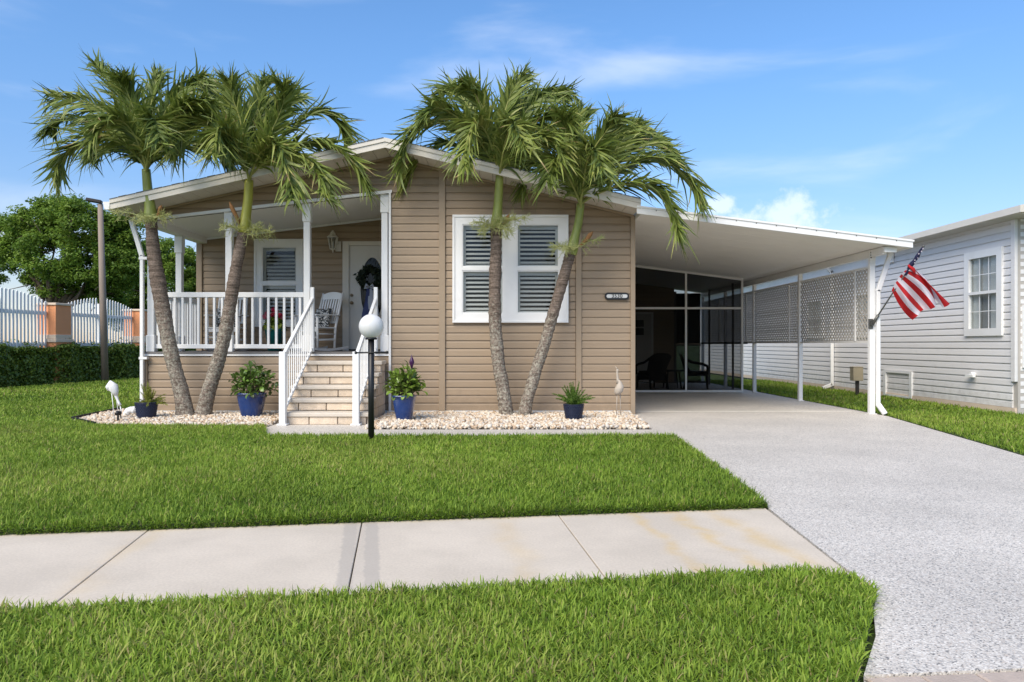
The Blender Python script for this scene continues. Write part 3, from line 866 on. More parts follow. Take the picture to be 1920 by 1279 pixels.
# porch back wall with window and door
bwin = (px(478, YB), px(569, YB), pz(613, YB), pz(449, YB))
dr = (px(643, YB), px(752, YB), DECK, pz(453, YB))
bw = wall('porch_back_wall', XL + 0.1, XP + 0.02, DECK, 3.66, front_map(YB + 0.02), 0.1, M['dark'], house, [(bwin[0] + .05, bwin[1] - .05, bwin[2] + .05, bwin[3] - .05), (dr[0] + .05, dr[1] - .05, dr[2], dr[3] - .05)])
siding(bw, XL + 0.1, XP, DECK + 0.01, 3.62, front_map(YB + 0.018), PITCH, M['siding'], [bwin, dr], [(-0.1147, 1, 3.183 + 0.1147 * 5.617 - 0.02)])
MB().box(XL - 0.01, XL + 0.098, YB - 0.035, YB + 0.03, DECK, 3.2).build('corner_trim', M['tan_trim'], bw, bevel=0.004)

louver_cache = {}
def shutter_window(name, parent, rect, yf, panes, label=None, frame_w=0.125, rail_z=None, pitch=0.0715):
    """white cased window; panes = list of (x0, x1, z0, z1) of the glass lights"""
    x0, x1, z0, z1 = rect
    fr = MB()
    rects = [rect]
    for p in panes: rects = cut(rects, p)
    for a, b, c, d in rects: fr.box(a, b, yf - 0.036, yf + 0.05, c, d)
    w = fr.build(name, M['white'], parent)
    ca = MB()                                                 # raised outer casing
    t = 0.035
    ca.box(x0 - 0.004, x1 + 0.004, yf - 0.052, yf - 0.0365, z1 - t, z1 + 0.004).box(x0 - 0.004, x1 + 0.004, yf - 0.052, yf - 0.0365, z0 - 0.004, z0 + t)
    ca.box(x0 - 0.004, x0 + t, yf - 0.052, yf - 0.0365, z0 + t + 0.001, z1 - t - 0.001).box(x1 - t, x1 + 0.004, yf - 0.052, yf - 0.0365, z0 + t + 0.001, z1 - t - 0.001)
    ca.build('casing', M['white'], w, bevel=0.004)
    for (a, b, c, d) in panes:
        sa = MB()
        e = 0.018
        sa.box(a, b, yf - 0.026, yf + 0.0, d - e, d - 0.001).box(a, b, yf - 0.026, yf + 0.0, c + 0.001, c + e).box(a, a + e, yf - 0.026, yf, c + e, d - e).box(b - e, b, yf - 0.026, yf, c + e, d - e)
        sa.build('sash', M['white'], w)
        MB().box(a + e, b - e, yf - 0.012, yf - 0.008, c + e, d - e).build('pane', M['glass'], w)
        s = MB()                                              # plantation shutter inside
        q = 0.055
        s.box(a, b, yf + 0.052, yf + 0.075, d - 0.075, d).box(a, b, yf + 0.052, yf + 0.075, c, c + 0.045).box(a, a + q, yf + 0.052, yf + 0.075, c + 0.045, d - 0.075).box(b - q, b, yf + 0.052, yf + 0.075, c + 0.045, d - 0.075)
        s.build('shutter_frame', M['shutter'], w)
        wd = round(b - a - 2 * q - 0.004, 3)
        if wd not in louver_cache:
            l_ = MB()
            for sgn in (0,):
                l_.bar((-wd / 2, 0, 0), (wd / 2, 0, 0), 0.056, 0.009)
            louver_cache[wd] = l_.mesh('louver', M['shutter'], bevel=0.003)
        z = c + 0.045 + pitch / 2
        while z < d - 0.075 - pitch * 0.3:
            off = wloc(w)
            link('louver', louver_cache[wd], w, ((a + b) / 2 - off.x, yf + 0.064 - off.y, z - off.z), (R(40), 0, 0))
            z += pitch
    return w

zr0, zr1 = pz(507.5), pz(501)
fw = shutter_window('front_window', house, win, YF, [(px(866.5), px(944), zr1, pz(421)), (px(969), px(1048), zr1, pz(421)), (px(866.5), px(944), pz(588), zr0), (px(969), px(1048), pz(588), zr0)])
bwd = shutter_window('porch_window', house, bwin, YB, [(px(492, YB), px(557, YB), pz(529, YB), pz(463, YB)), (px(492, YB), px(557, YB), pz(602, YB), pz(534, YB))])
# partitions behind the glass, coloured dark to stand in for unlit rooms
MB().box(win[0] - 0.4, win[1] + 0.4, YF + 1.6, YF + 1.65, 1.0, 3.4).build('dark_partition', M['dark'], house)
MB().box(XL + 0.12, -2.0, YB + 1.6, YB + 1.65, 1.0, 3.1).build('dark_partition', M['dark'], house)

# front door with oval glass
dx0, dx1, dz0, dz1 = px(654, YB), px(743, YB), DECK + 0.03, pz(461.5, YB)
jb = MB().box(dr[0], dx0 - 0.004, YB - 0.045, YB + 0.05, DECK, dr[3]).box(dx1 + 0.004, dr[1], YB - 0.045, YB + 0.05, DECK, dr[3]).box(dx0 - 0.003, dx1 + 0.003, YB - 0.045, YB + 0.05, dz1 + 0.004, dr[3])
jb.build('door_frame', M['cream'], bw, bevel=0.005)
MB().box(dr[0] + 0.02, dx0 + 0.012, YB - 0.0445 , YB - 0.06, DECK, dz1 + 0.02).build('door_stop', M['cream'], bw)
MB().box(dx0 - 0.003, dx1 + 0.003, YB - 0.05, YB + 0.05, DECK + 0.001, DECK + 0.028).build('threshold', M['black'], bw)
ocx, ocz, orx, orz = (dx0 + dx1) / 2, pz(542, YB), 0.235, 0.615
door = MB()
nseg = 40
ov = [(ocx + orx * math.cos(2 * math.pi * k / nseg), ocz + orz * math.sin(2 * math.pi * k / nseg)) for k in range(nseg)]
rim = []
for k in range(nseg):                                        # project each direction onto the slab's outline
    a = 2 * math.pi * k / nseg
    c, s = math.cos(a), math.sin(a)
    t = min(((dx1 - ocx) / c if c > 1e-6 else (dx0 - ocx) / c if c < -1e-6 else 1e9), ((dz1 - ocz) / s if s > 1e-6 else (dz0 - ocz) / s if s < -1e-6 else 1e9))
    rim.append((ocx + c * t, ocz + s * t))
corners = {}
for k in range(nseg):
    k2 = (k + 1) % nseg
    a, b = rim[k], rim[k2]
    ex = []
    if abs(a[0] - b[0]) > 1e-6 and abs(a[1] - b[1]) > 1e-6:
        ex = [(dx1 if max(a[0], b[0]) > ocx else dx0, dz1 if max(a[1], b[1]) > ocz else dz0)]
    poly = [ov[k], a] + ex + [b, ov[k2]]
    door.prism(poly, lambda u, v: (u, YB - 0.02, v), lambda u, v: (u, YB + 0.025, v))
door = door.build('front_door', M['door'], house)
ring = MB()
for k in range(nseg):
    a0, a1 = 2 * math.pi * k / nseg, 2 * math.pi * (k + 1) / nseg
    q = lambda a, g: (ocx + (orx + g) * math.cos(a), ocz + (orz + g) * math.sin(a))
    ring.prism([q(a0, -0.012), q(a0, 0.04), q(a1, 0.04), q(a1, -0.012)], lambda u, v: (u, YB - 0.04, v), lambda u, v: (u, YB - 0.0195, v))
ring.build('oval_frame', M['door'], door)
MB().prism(ov, lambda u, v: (u, YB - 0.012, v), lambda u, v: (u, YB - 0.006, v)).build('oval_pane', M['door_glass'], door)
ld = MB()
for k in range(-2, 3):
    xx = ocx + k * 0.085
    hz = orz * math.sqrt(max(0, 1 - ((xx - ocx) / orx) ** 2)) - 0.01
    ld.bar((xx, YB - 0.016, ocz - hz), (xx, YB - 0.016, ocz + hz), 0.006, 0.006)
for k in (-0.3, 0.0, 0.3):
    hx = orx * math.sqrt(1 - (k / orz) ** 2) - 0.01
    ld.bar((ocx - hx, YB - 0.017, ocz + k), (ocx + hx, YB - 0.017, ocz + k), 0.006, 0.006)
tag(ld.build('leading', M['black'], door), kind='stuff')
kn = MB()
for zz, r_ in ((pz(554, YB), 0.032), (pz(568, YB), 0.034)):
    kn.tube([(px(660, YB), YB - 0.021, zz), (px(660, YB), YB - 0.045, zz)], r_, 14).sphere((px(660, YB), YB - 0.062, zz), r_ * 0.72, 12, 8)
kn.build('knob', M['brass'], door)
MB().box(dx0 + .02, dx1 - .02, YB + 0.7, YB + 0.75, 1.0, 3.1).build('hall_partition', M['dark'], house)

# posts and railings of the porch
def post(x, y, ztop_, name='porch_post', w=0.105, base=True):
    mb = MB().box(x - w / 2, x + w / 2, y - w / 2, y + w / 2, DECK, ztop_ - 0.30)
    e = 0.016
    mb.box(x - w / 2 - e, x + w / 2 + e, y - w / 2 - e, y + w / 2 + e, ztop_ - 0.30, ztop_)
    if base: mb.box(x - w / 2 - e, x + w / 2 + e, y - w / 2 - e, y + w / 2 + e, DECK + 0.0005, DECK + 0.27)
    return mb.build(name, M['white'], house, bevel=0.006)
PY = 11.97
pX = [px(285, PY), px(430.5, PY), px(576.5, PY), px(722, PY)]
for i, x in enumerate(pX): post(x, PY, CL(x) - 0.012 if i else 3.07)
post(px(337, 13.02), 13.02, 3.07)
balm = MB().box(-0.019, 0.019, -0.019, 0.019, 0, 0.79).mesh('baluster', M['white'], bevel=0.003)
def rail(a, b, nb):
    a, b = Vector(a), Vector(b)
    r_ = MB().bar((a.x, a.y, 1.955), (b.x, b.y, 1.955), 0.06, 0.085).build('porch_railing', M['white'], house, bevel=0.006)
    MB().bar((a.x, a.y, 1.108), (b.x, b.y, 1.108), 0.05, 0.07).build('bottom_rail', M['white'], r_, bevel=0.005)
    off = wloc(r_)
    for k in range(nb):
        p = a.lerp(b, (k + 0.5) / nb)
        link('baluster', balm, r_, Vector((p.x, p.y, 1.135)) - off)
rail((pX[0] + 0.055, PY, 0), (pX[1] - 0.055, PY, 0), 9)
rail((pX[1] + 0.055, PY, 0), (pX[2] - 0.055, PY, 0), 9)
sx = px(337, 13.02)
rail((sx - 0.0, PY + 0.06, 0), (sx, 13.02 - 0.06, 0), 8)
rail((sx, 13.02 + 0.06, 0), (sx, 13.85, 0), 7)

# left downspout with its slanted head, and the white drain elbow
ds = MB()
y_ = YF - 0.085
ds.bar(P(246, 412, y_), P(266.5, 481, y_), 0.07, 0.055, (0, 1, 0)).bar(P(266.5, 478, y_), (px(266.5, y_), y_, 0.1), 0.055, 0.055, (0, 1, 0))
ds.build('downspout', M['white'], house, bevel=0.006)
MB().box(px(262, y_), px(277, y_), y_ - 0.034, y_ + 0.05, pz(487, y_), pz(482, y_)).box(px(262, y_), px(277, y_), y_ - 0.034, y_ + 0.05, 0.9, 0.94).build('downspout_strap', M['white'], house)

# ------------------------------------------------------------------ steps and hand rails
steps = thing('porch_steps', 'cream stone faced steps with white hand rails up to the porch', 'steps', (-2.5, 11, 0))
SX0, SX1, SY0, RUN, RISE = -3.13, -1.89, 10.33, 0.283, 0.176
core = MB()
for k in range(5):
    core.box(SX0 + 0.03, SX1 - 0.03, SY0 + RUN * k + 0.03, YF - 0.045, RISE * k, RISE * (k + 1) - 0.062)
core.build('step_core', M['mortar'], steps)
for k in range(5):
    y0 = SY0 + RUN * k
    z0, z1 = RISE * k + 0.006, RISE * (k + 1) - 0.065
    MB().box(SX0 - 0.02, SX1 + 0.02, y0 - 0.03, (y0 + RUN - 0.002) if k < 4 else YF - 0.045, RISE * (k + 1) - 0.062, RISE * (k + 1)).build('tread', M['tread'], steps, bevel=0.016, seg=3)
    bl = 0.405
    x = SX0 - (0.0, 0.23, 0.12, 0.31, 0.17)[k] 
    while x < SX1 - 0.01:
        a, b = max(x, SX0), min(x + bl, SX1)
        if b - a > 0.03:
            d = 0.004 * random.random()
            MB().box(a + 0.006, b - 0.006, y0 - 0.004 - d, y0 + 0.029, z0, z1).build('brick', M['brick'], steps, bevel=0.007)
        x += bl
    # right hand side of this step: courses of brick back to the wall
    yy = y0 + 0.036 - 0.2 * (k % 2)
    while yy < YF - 0.06:
        for lo, hi, zt_ in ((y0 + 0.036, y0 + RUN - 0.004, z1), (y0 + RUN, YF - 0.05, RISE * (k + 1) + 0.002 if k < 4 else z1)):
            a, b = max(yy, lo), min(yy + bl, hi)
            if b - a > 0.03:
                MB().box(SX1 - 0.029, SX1 + 0.003 + 0.004 * random.random(), a + 0.005, b - 0.005, z0, zt_).build('brick', M['brick'], steps, bevel=0.007)
        yy += bl

def stair_rail(x, label):
    t = thing('stair_railing', label, 'railing', (x, 10.2, 0), 'white hand rails of the porch steps')
    yb, yt = 10.24, 11.84
    MB().box(x - 0.045, x + 0.045, yb - 0.045, yb + 0.045, 0.004, 1.04).box(x - 0.07, x + 0.07, yb - 0.07, yb + 0.07, 0.004, 0.03).build('newel_post', M['white'], t, bevel=0.005)
    MB().box(x - 0.03, x + 0.03, yt - 0.03, yt + 0.03, DECK, 2.07).build('top_post', M['white'], t, bevel=0.005)
    MB().bar((x, yb, 0.965), (x, yt, 1.88), 0.05, 0.06).build('hand_rail', M['white'], t, bevel=0.006)
    MB().bar((x, yb, 0.17), (x, yt, 1.085), 0.035, 0.035).build('bottom_rail', M['white'], t, bevel=0.003)
    n = 14
    s = 0.915 / 1.6
    me = MB().prism([(0, -0.01), (0.016, -0.01 + 0.016 * s), (0.016, 0.785 + 0.016 * s), (0, 0.785)], lambda u, v: (-0.008, u, v), lambda u, v: (0.008, u, v)).mesh('baluster', M['white'])
    for k in range(n):
        f = (k + 0.8) / (n + 0.6)
        link('baluster', me, t, (0, yb + (yt - yb) * f - 10.2, 0.17 + 0.915 * f))
stair_rail(-3.07, 'white metal stair railing beside the left blue pot, running from walk to rocking chair')
stair_rail(-2.04, 'white metal stair railing directly behind the black globe lamp post')

# ------------------------------------------------------------------ carport
carport = thing('carport', 'white metal carport roof on posts with lattice side beside the tan house', 'carport', (4.2, 15, 0))
CB = lambda x: 3.04 - 0.1246 * (x - 3.18)                    # underside
X0c, X1c, Y0c, Y1c = 2.175, 6.36, 11.29, 21.9
def cpts(x0, x1, y0, y1, a, b):
    return [(x0, y0, CB(x0) + a), (x1, y0, CB(x1) + a), (x1, y1, CB(x1) + a), (x0, y1, CB(x0) + a), (x0, y0, CB(x0) + b), (x1, y0, CB(x1) + b), (x1, y1, CB(x1) + b), (x0, y1, CB(x0) + b)]
cr = MB().add(cpts(X0c, X1c, Y0c + 0.03, Y1c, 0.031, 0.10), BF).build('carport_roof', M['alu'], carport)
yy = Y0c + 0.03
while yy < Y1c - 0.1:
    MB().add(cpts(X0c, X1c - 0.03, yy, min(yy + 0.606, Y1c), 0.0, 0.0305), BF).build('roof_panel', M['pan'], cr, bevel=0.004)
    yy += 0.61
XF0 = 2.10
MB().add(cpts(XF0, X1c + 0.02, Y0c - 0.005, Y0c + 0.029, -0.005, 0.105), BF).build('fascia', M['white'], cr, bevel=0.004)
MB().add(cpts(XF0, X1c + 0.03, Y0c - 0.02, Y0c - 0.0055, 0.09, 0.118), BF).build('drip_edge', M['white'], cr)
sc_ = MB()
for k in range(13):
    x = 2.4 + k * 0.31
    sc_.box(x - 0.007, x + 0.007, Y0c - 0.011, Y0c - 0.004, CB(x) + 0.068, CB(x) + 0.082)
tag(sc_.build('fascia_screw', M['oldmetal'], cr), kind='stuff')
MB().add(cpts(X1c - 0.028, X1c + 0.02, Y0c + 0.03, Y1c, -0.005, 0.0305), BF).build('roof_gutter', M['alu'], cr)
BX = 6.03
MB().box(BX - 0.03, BX + 0.03, 11.45, Y1c, CB(BX) - 0.125, CB(BX) - 0.006).build('beam', M['alu'], carport, bevel=0.004)
MB().box(BX - 0.034, BX + 0.16, 11.40, 11.446, CB(BX) - 0.10, CB(BX + 0.16) - 0.004).build('beam_cap', M['white'], carport)
LZ0, LZ1 = 1.20, 2.385
for i, (y, w) in enumerate(((11.87, 0.088), (14.7, 0.075), (17.36, 0.075), (19.6, 0.075), (21.8, 0.075))):
    p = MB().box(BX - w / 2, BX + w / 2, y - 0.04, y + 0.04, 0.004, CB(BX) - 0.126).build('carport_post', M['white'], carport, bevel=0.005)
    if i == 0:
        br = MB().box(BX - 0.05, BX + 0.045, y - 0.043, y - 0.0405, CB(BX) - 0.26, CB(BX) - 0.02).build('bracket', M['alu'], p)
        bo = MB()
        for k in range(3): bo.tube([(BX - 0.03, y - 0.0435, CB(BX) - 0.055 - 0.04 * k), (BX - 0.03, y - 0.052, CB(BX) - 0.055 - 0.04 * k)], 0.011, 8)
        bo.build('bolt', M['black'], p)
    MB().box(BX - w / 2 - 0.02, BX + w / 2 + 0.02, y - 0.06, y + 0.06, 0.0045, 0.02).build('base_plate', M['alu'], p)
def lattice(y0, y1):
    fr = MB()
    fr.box(BX - 0.02, BX + 0.02, y0, y1, LZ0 - 0.035, LZ0).box(BX - 0.02, BX + 0.02, y0, y1, LZ1, LZ1 + 0.035)
    ym = y0 + 0.45
    fr.box(BX - 0.035, BX - 0.016, ym - 0.02, ym + 0.02, LZ0, LZ1)
    f = fr.build('lattice_frame', M['alu'], carport)
    mb = MB()
    pitch, w = 0.100, 0.030
    hgt = LZ1 - LZ0
    n = int((y1 - y0 + hgt) / pitch) + 1
    for sgn in (0, 1):
        for k in range(n):
            c = y0 - hgt + k * pitch
            a, b = max(c, y0), min(c + hgt, y1)
            if b - a < 0.02: continue
            za, zb = LZ0 + (a - c), LZ0 + (b - c)
            if sgn: za, zb = LZ1 - (a - c), LZ1 - (b - c)
            xx = BX - 0.006 + sgn * 0.0085
            mb.bar((xx, a, za), (xx, b, zb), w, 0.008, (1, 0, 0))
    tag(mb.build('lattice_slats', M['lattice'], f), kind='stuff')
for a, b in ((11.92, 14.65), (14.75, 17.31), (17.41, 19.55), (19.65, 21.75)): lattice(a, b)
# downspout at the front right corner of the carport
dy = 11.78
dsp = MB().bar(P(1670, 474, dy), P(1646, 547, dy), 0.075, 0.055, (0, 1, 0)).bar(P(1646.5, 543, dy), P(1646.5, 762, dy), 0.06, 0.055, (0, 1, 0)).bar(P(1646.5, 758, dy), P(1660, 777, dy - 0.1), 0.075, 0.055, (0, 1, 0))
dsp.build('downspout', M['white'], carport, bevel=0.008)

# screened room at the back of the carport
room = thing('screen_room', 'dark insect screen room under the carport with white aluminium frame', 'screen room', (4, 17.4, 0))
YS = 17.4
xm = px(1286, YS)
zt = lambda x: CB(x) - 0.002
ft = 0.045
fr = MB()
xr = px(1393, YS)
fr.box(X0c + 0.02, xr, YS - 0.025, YS + 0.025, 0.005, 0.05).box(X0c + 0.02, X0c + 0.065, YS - 0.025, YS + 0.025, 0.05, zt(X0c + 0.07) - 0.05).box(xr - ft, xr, YS - 0.0255, YS + 0.0255, 0.051, zt(xr) - 0.05)
fr.box(xm - ft / 2, xm + ft / 2, YS - 0.026, YS + 0.026, 0.051, zt(xm) - 0.05)
zh = pz(578, YS)
fr.box(X0c + 0.066, xm - ft / 2 - 0.001, YS - 0.024, YS + 0.024, zh - 0.024, zh + 0.024).box(xm + ft / 2 + 0.001, xr - ft - 0.001, YS - 0.024, YS + 0.024, zh - 0.024, zh + 0.024)
fr.prism([(X0c + 0.02, zt(X0c + 0.02) - 0.048), (xr, zt(xr) - 0.048), (xr, zt(xr)), (X0c + 0.02, zt(X0c + 0.02))], lambda u, v: (u, YS - 0.027, v), lambda u, v: (u, YS + 0.027, v))
frame = fr.build('screen_frame', M['alu'], room)
def scr(x0, x1, z0, z1a, z1b):
    MB().prism([(x0, z0), (x1, z0), (x1, z1b), (x0, z1a)], lambda u, v: (u, YS - 0.0008, v), lambda u, v: (u, YS + 0.0008, v)).build('screen_panel', M['screen'], room)
scr(X0c + 0.066, xm - ft / 2 - .001, 0.051, zh - 0.025, zh - 0.025)
scr(xm + ft / 2 + .001, xr - ft - .001, 0.051, zh - 0.025, zh - 0.025)
scr(X0c + 0.066, xm - ft / 2 - .001, zh + 0.025, zt(X0c + 0.066) - 0.05, zt(xm) - 0.05)
scr(xm + ft / 2 + .001, xr - ft - .001, zh + 0.025, zt(xm) - 0.05, zt(xr) - 0.05)
# side frames and back wall of the room
sf = MB()
for y in (18.5, 20.6): sf.box(5.86, 5.90, y - 0.03, y + 0.03, 0.004, CB(5.9) - 0.01)
sf.box(5.86, 5.9, 17.45, 18.469, 1.15, 1.20).box(5.86, 5.9, 18.531, 20.569, 1.15, 1.20).box(5.86, 5.9, 20.631, 21.4, 1.15, 1.2)
sf.build('side_frame', M['bronze_frame'], room)
YK = 21.5
rear = wall('rear_wall', X0c, 5.1, 0.004, 3.0, front_map(YK + 0.02), 0.1, M['dark'], room, [(3.5, 4.42, 0.0, 2.03)], [(0.1246, 1, 3.04 + 0.1246 * 3.18 - 0.01)])
siding(rear, X0c, 5.1, 0.02, 2.95, front_map(YK + 0.018), PITCH, M['siding'], [(3.44, 4.48, 0.0, 2.09)], [(0.1246, 1, 3.04 + 0.1246 * 3.18 - 0.02)])
MB().box(3.44, 3.5, YK - 0.03, YK + 0.03, 0.005, 2.09).box(4.42, 4.48, YK - 0.03, YK + 0.03, 0.005, 2.09).box(3.501, 4.419, YK - 0.03, YK + 0.03, 2.03, 2.09).build('door_frame', M['white'], rear)
sd = MB().box(3.503, 4.417, YK - 0.012, YK + 0.03, 0.01, 2.027).build('side_door', M['door'], room)
MB().box(3.62, 4.20, YK - 0.016, YK - 0.0125, 1.42, 1.62).box(3.62, 4.20, YK - 0.016, YK - 0.0125, 1.66, 1.86).build('door_window', M['dark'], sd)
MB().box(5.1, 5.16, YK - 0.03, YK + 0.03, 0.004, 2.7).box(5.161, 5.88, YK - 0.03, YK + 0.03, 1.1, 1.16).box(5.5, 5.53, YK - 0.029, YK + 0.029, 1.161, 2.6).build('rear_frame', M['bronze_frame'], room)
MB().box(5.161, 5.88, YK + 0.031, YK + 0.033, 0.01, 2.65).build('screen_panel', M['screen'], room)
MB().box(5.161, 5.88, YK + 0.041, YK + 0.045, 1.165, 2.65).build('dimming_panel', M['vinyl'], room)  # opaque panel added to dim the bright rear opening

def wicker_chair(x, y, rz, label):
    t = thing('wicker_armchair', label, 'armchair', (x, y, 0.004), 'dark wicker armchairs', R(rz))
    s = MB()
    s.box(-0.27, 0.27, -0.27, 0.25, 0.33, 0.40)
    s.build('seat', M['wicker'], t, local=True, bevel=0.02, seg=2)
    MB().box(-0.24, 0.24, -0.25, 0.19, 0.401, 0.46).build('cushion', M['black'], t, local=True, bevel=0.025, seg=2)
    b = MB()                                                      # curved back that flares out and rises to a rounded crest
    cols, rows = 14, 6
    vs, fs = [], []
    for j in range(rows + 1):
        v = j / rows
        for i in range(cols + 1):
            u = i / cols * 2 - 1
            z = 0.36 + v * (0.56 - 0.10 * abs(u) ** 3)
            yb = 0.25 + 0.16 * v - 0.14 * u * u * (1 - 0.5 * v)
            vs.append((u * (0.27 + 0.06 * v), yb, z))
    for j in range(rows):
        for i in range(cols):
            a = j * (cols + 1) + i
            fs.append((a, a + 1, a + cols + 2, a + cols + 1))
    nv = len(vs)
    vs += [(p[0], p[1] + 0.035, p[2]) for p in vs]
    fs += [tuple(nv + q for q in f[::-1]) for f in fs]
    b.add(vs, fs, True)
    b.build('backrest', M['wicker'], t, local=True, recalc=False)
    for sx_ in (-1, 1):
        b.cur = 0
        MB().tube([(sx_ * 0.31, 0.30, 0.78), (sx_ * 0.33, 0.12, 0.68), (sx_ * 0.32, -0.15, 0.63), (sx_ * 0.31, -0.27, 0.58), (sx_ * 0.29, -0.27, 0.36)], 0.03, 8).build('arm', M['wicker'], t, local=True)
        MB().tube([(sx_ * 0.26, -0.25, 0.34), (sx_ * 0.27, -0.27, 0.0)], [0.035, 0.022], 8).build('leg', M['wicker'], t, local=True)
        MB().tube([(sx_ * 0.25, 0.24, 0.36), (sx_ * 0.27, 0.31, 0.0)], [0.035, 0.022], 8).build('leg', M['wicker'], t, local=True)
        MB().tube([(sx_ * 0.265, -0.26, 0.17), (sx_ * 0.265, 0.27, 0.17)], 0.014, 6).build('stretcher', M['wicker'], t, local=True)
    MB().box(-0.25, 0.25, -0.272, -0.255, 0.22, 0.33).box(-0.25, 0.25, 0.245, 0.262, 0.22, 0.33).build('apron', M['wicker'], t, local=True)
wicker_chair(px(1224, 18.6), 18.7, 205, 'dark wicker armchair in front of the white side door, behind the screen')
wicker_chair(px(1308, 18.7), 18.8, 75, 'dark wicker armchair seen side on, right of the white screen mullion')
wt = thing('wicker_table', 'low dark round table between two wicker armchairs behind the screen', 'table', (px(1262, 18.9), 19.0, 0.004))
MB().tube([(0, 0, 0.44), (0, 0, 0.47)], 0.33, 24).build('table_top', M['wicker'], wt, local=True)
for k in range(4):
    a = math.pi / 4 + k * math.pi / 2
    MB().tube([(0.2 * math.cos(a), 0.2 * math.sin(a), 0.445), (0.27 * math.cos(a), 0.27 * math.sin(a), 0)], 0.02, 6).build('leg', M['wicker'], wt, local=True)

# ------------------------------------------------------------------ neighbouring house
XN, YN = 8.42, 11.9
nb_ = thing('grey_house', 'pale grey lap sided neighbouring house with white window and access hatch', 'house', (11, 20, 0))
nmap = lambda u, d, z: (XN + 0.02 - d, u, z)
nw = (12.21, 13.2, 1.29, 2.79)
hat = (14.9, 16.0, 0.03, 0.585)
w2, w3 = (16.4, 17.35, 1.29, 2.4), (19.0, 20.1, 1.29, 2.4)
nwall = wall('side_wall', YN, 31, 0.0, 3.2, nmap, 0.1, M['inner'], nb_, [(a + .06, b - .06, c + .06, d - .06) for a, b, c, d in (nw, w2, w3)])
nsid = lambda u, d, z: (XN + 0.018 - d, u, z)
siding(nwall, YN + 0.1, 30.9, 0.10, 3.19, nsid, 0.122, M['grey_siding'], [nw, w2, w3, hat, (YN, YN + 0.12, 0.53, 3.3)], depth=0.024)
MB().box(XN - 0.02, XN + 0.016, YN + 0.02, 30.9, 0.0, 0.095).build('base_strip', M['band'], nwall)
MB().box(XN - 0.032, XN + 0.018, YN, YN + 0.1, 0.53, 3.19).build('corner_trim', M['grey_siding'], nwall, bevel=0.004)
def nwindow(r, grid=True):
    y0, y1, z0, z1 = r
    zm = (z0 + z1) / 2
    panes = [(y0 + 0.13, y1 - 0.13, z0 + 0.13, zm - 0.02), (y0 + 0.13, y1 - 0.13, zm + 0.03, z1 - 0.13)]
    rects = [r]
    for p in panes: rects = cut(rects, p)
    mb = MB()
    for a, b, c, d in rects: mb.box(XN - 0.04, XN + 0.03, a, b, c, d)
    w = mb.build('side_window', M['white'], nb_, bevel=0.0)
    for a, b, c, d in panes:
        MB().box(XN + 0.0, XN + 0.004, a, b, c, d).build('pane', M['glass'], w)
        MB().box(XN + 0.05, XN + 0.055, a - 0.02, a + (b - a) * 0.36, c - 0.02, d + 0.02).box(XN + 0.05, XN + 0.055, b - (b - a) * 0.28, b + 0.02, c - 0.02, d + 0.02).build('curtain', M['white'], w)
        MB().box(XN + 0.085, XN + 0.09, a - 0.02, b + 0.02, c - 0.02, d + 0.02).build('blind', M['blind'] if d < zm + 0.01 else M['pane_reflect'], w)  # upper sheet is lighter, painting the reflection seen in the glass
        if grid:
            g = MB()
            for f in (1 / 3, 2 / 3): g.box(XN - 0.006, XN - 0.001, a + (b - a) * f - 0.006, a + (b - a) * f + 0.006, c, d)
            g.box(XN - 0.0065, XN - 0.0005, a, b, (c + d) / 2 - 0.006, (c + d) / 2 + 0.006)
            g.build('muntin', M['white'], w)
for r in (nw, w2, w3): nwindow(r)
hb = MB()
y0, y1, z0, z1 = hat
hb.box(XN - 0.035, XN + 0.016, y0, y1, z1 - 0.05, z1).box(XN - 0.035, XN + 0.016, y0, y1, z0, z0 + 0.04).box(XN - 0.035, XN + 0.016, y0, y0 + 0.09, z0 + 0.041, z1 - 0.051).box(XN - 0.035, XN + 0.016, y1 - 0.09, y1, z0 + 0.041, z1 - 0.051)
hatch = hb.build('access_hatch', M['white'], nb_)
siding(hatch, y0 + 0.091, y1 - 0.091, z0 + 0.042, z1 - 0.052, nsid, 0.122, M['grey_siding'], depth=0.016)
MB().tube([(XN + 0.0, 12.97, 0.605), (XN - 0.07, 12.97, 0.60)], 0.05, 12).box(XN - 0.10, XN - 0.05, 12.86, 13.08, 0.56, 0.60).build('dryer_vent', M['pipe'], nwall)
# front wall of the neighbour facing the street, only its edge is in view
fm2 = front_map(YN + 0.018)
nf = wall('street_wall', XN + 0.13, 13.5, 0.0, 3.2, front_map(YN + 0.02), 0.1, M['inner'], nb_, [(8.62, 9.6, 0.9, 1.8)])
siding(nf, XN + 0.06, 13.5, 0.10, 3.19, fm2, 0.122, M['grey_siding'], [(8.50, 9.7, 0.76, 1.78)], depth=0.02)
MB().box(8.50, 8.6, YN - 0.04, YN + 0.03, 0.76, 1.78).box(8.601, 9.7, YN - 0.04, YN + 0.03, 1.68, 1.78).box(8.601, 9.7, YN - 0.04, YN + 0.03, 0.76, 0.86).build('street_window', M['white'], nf)
MB().box(8.601, 9.7, YN, YN + 0.004, 0.861, 1.679).build('pane', M['glass'], nf)
MB().prism([(XN - 0.0, 3.205), (XN - 0.0, 3.30), (11.8, 4.12), (13.5, 3.7), (13.5, 3.205)], lambda u, v: (u, YN - 0.0, v), lambda u, v: (u, YN + 0.1, v)).build('gable_panel', M['grey_siding'], nb_)
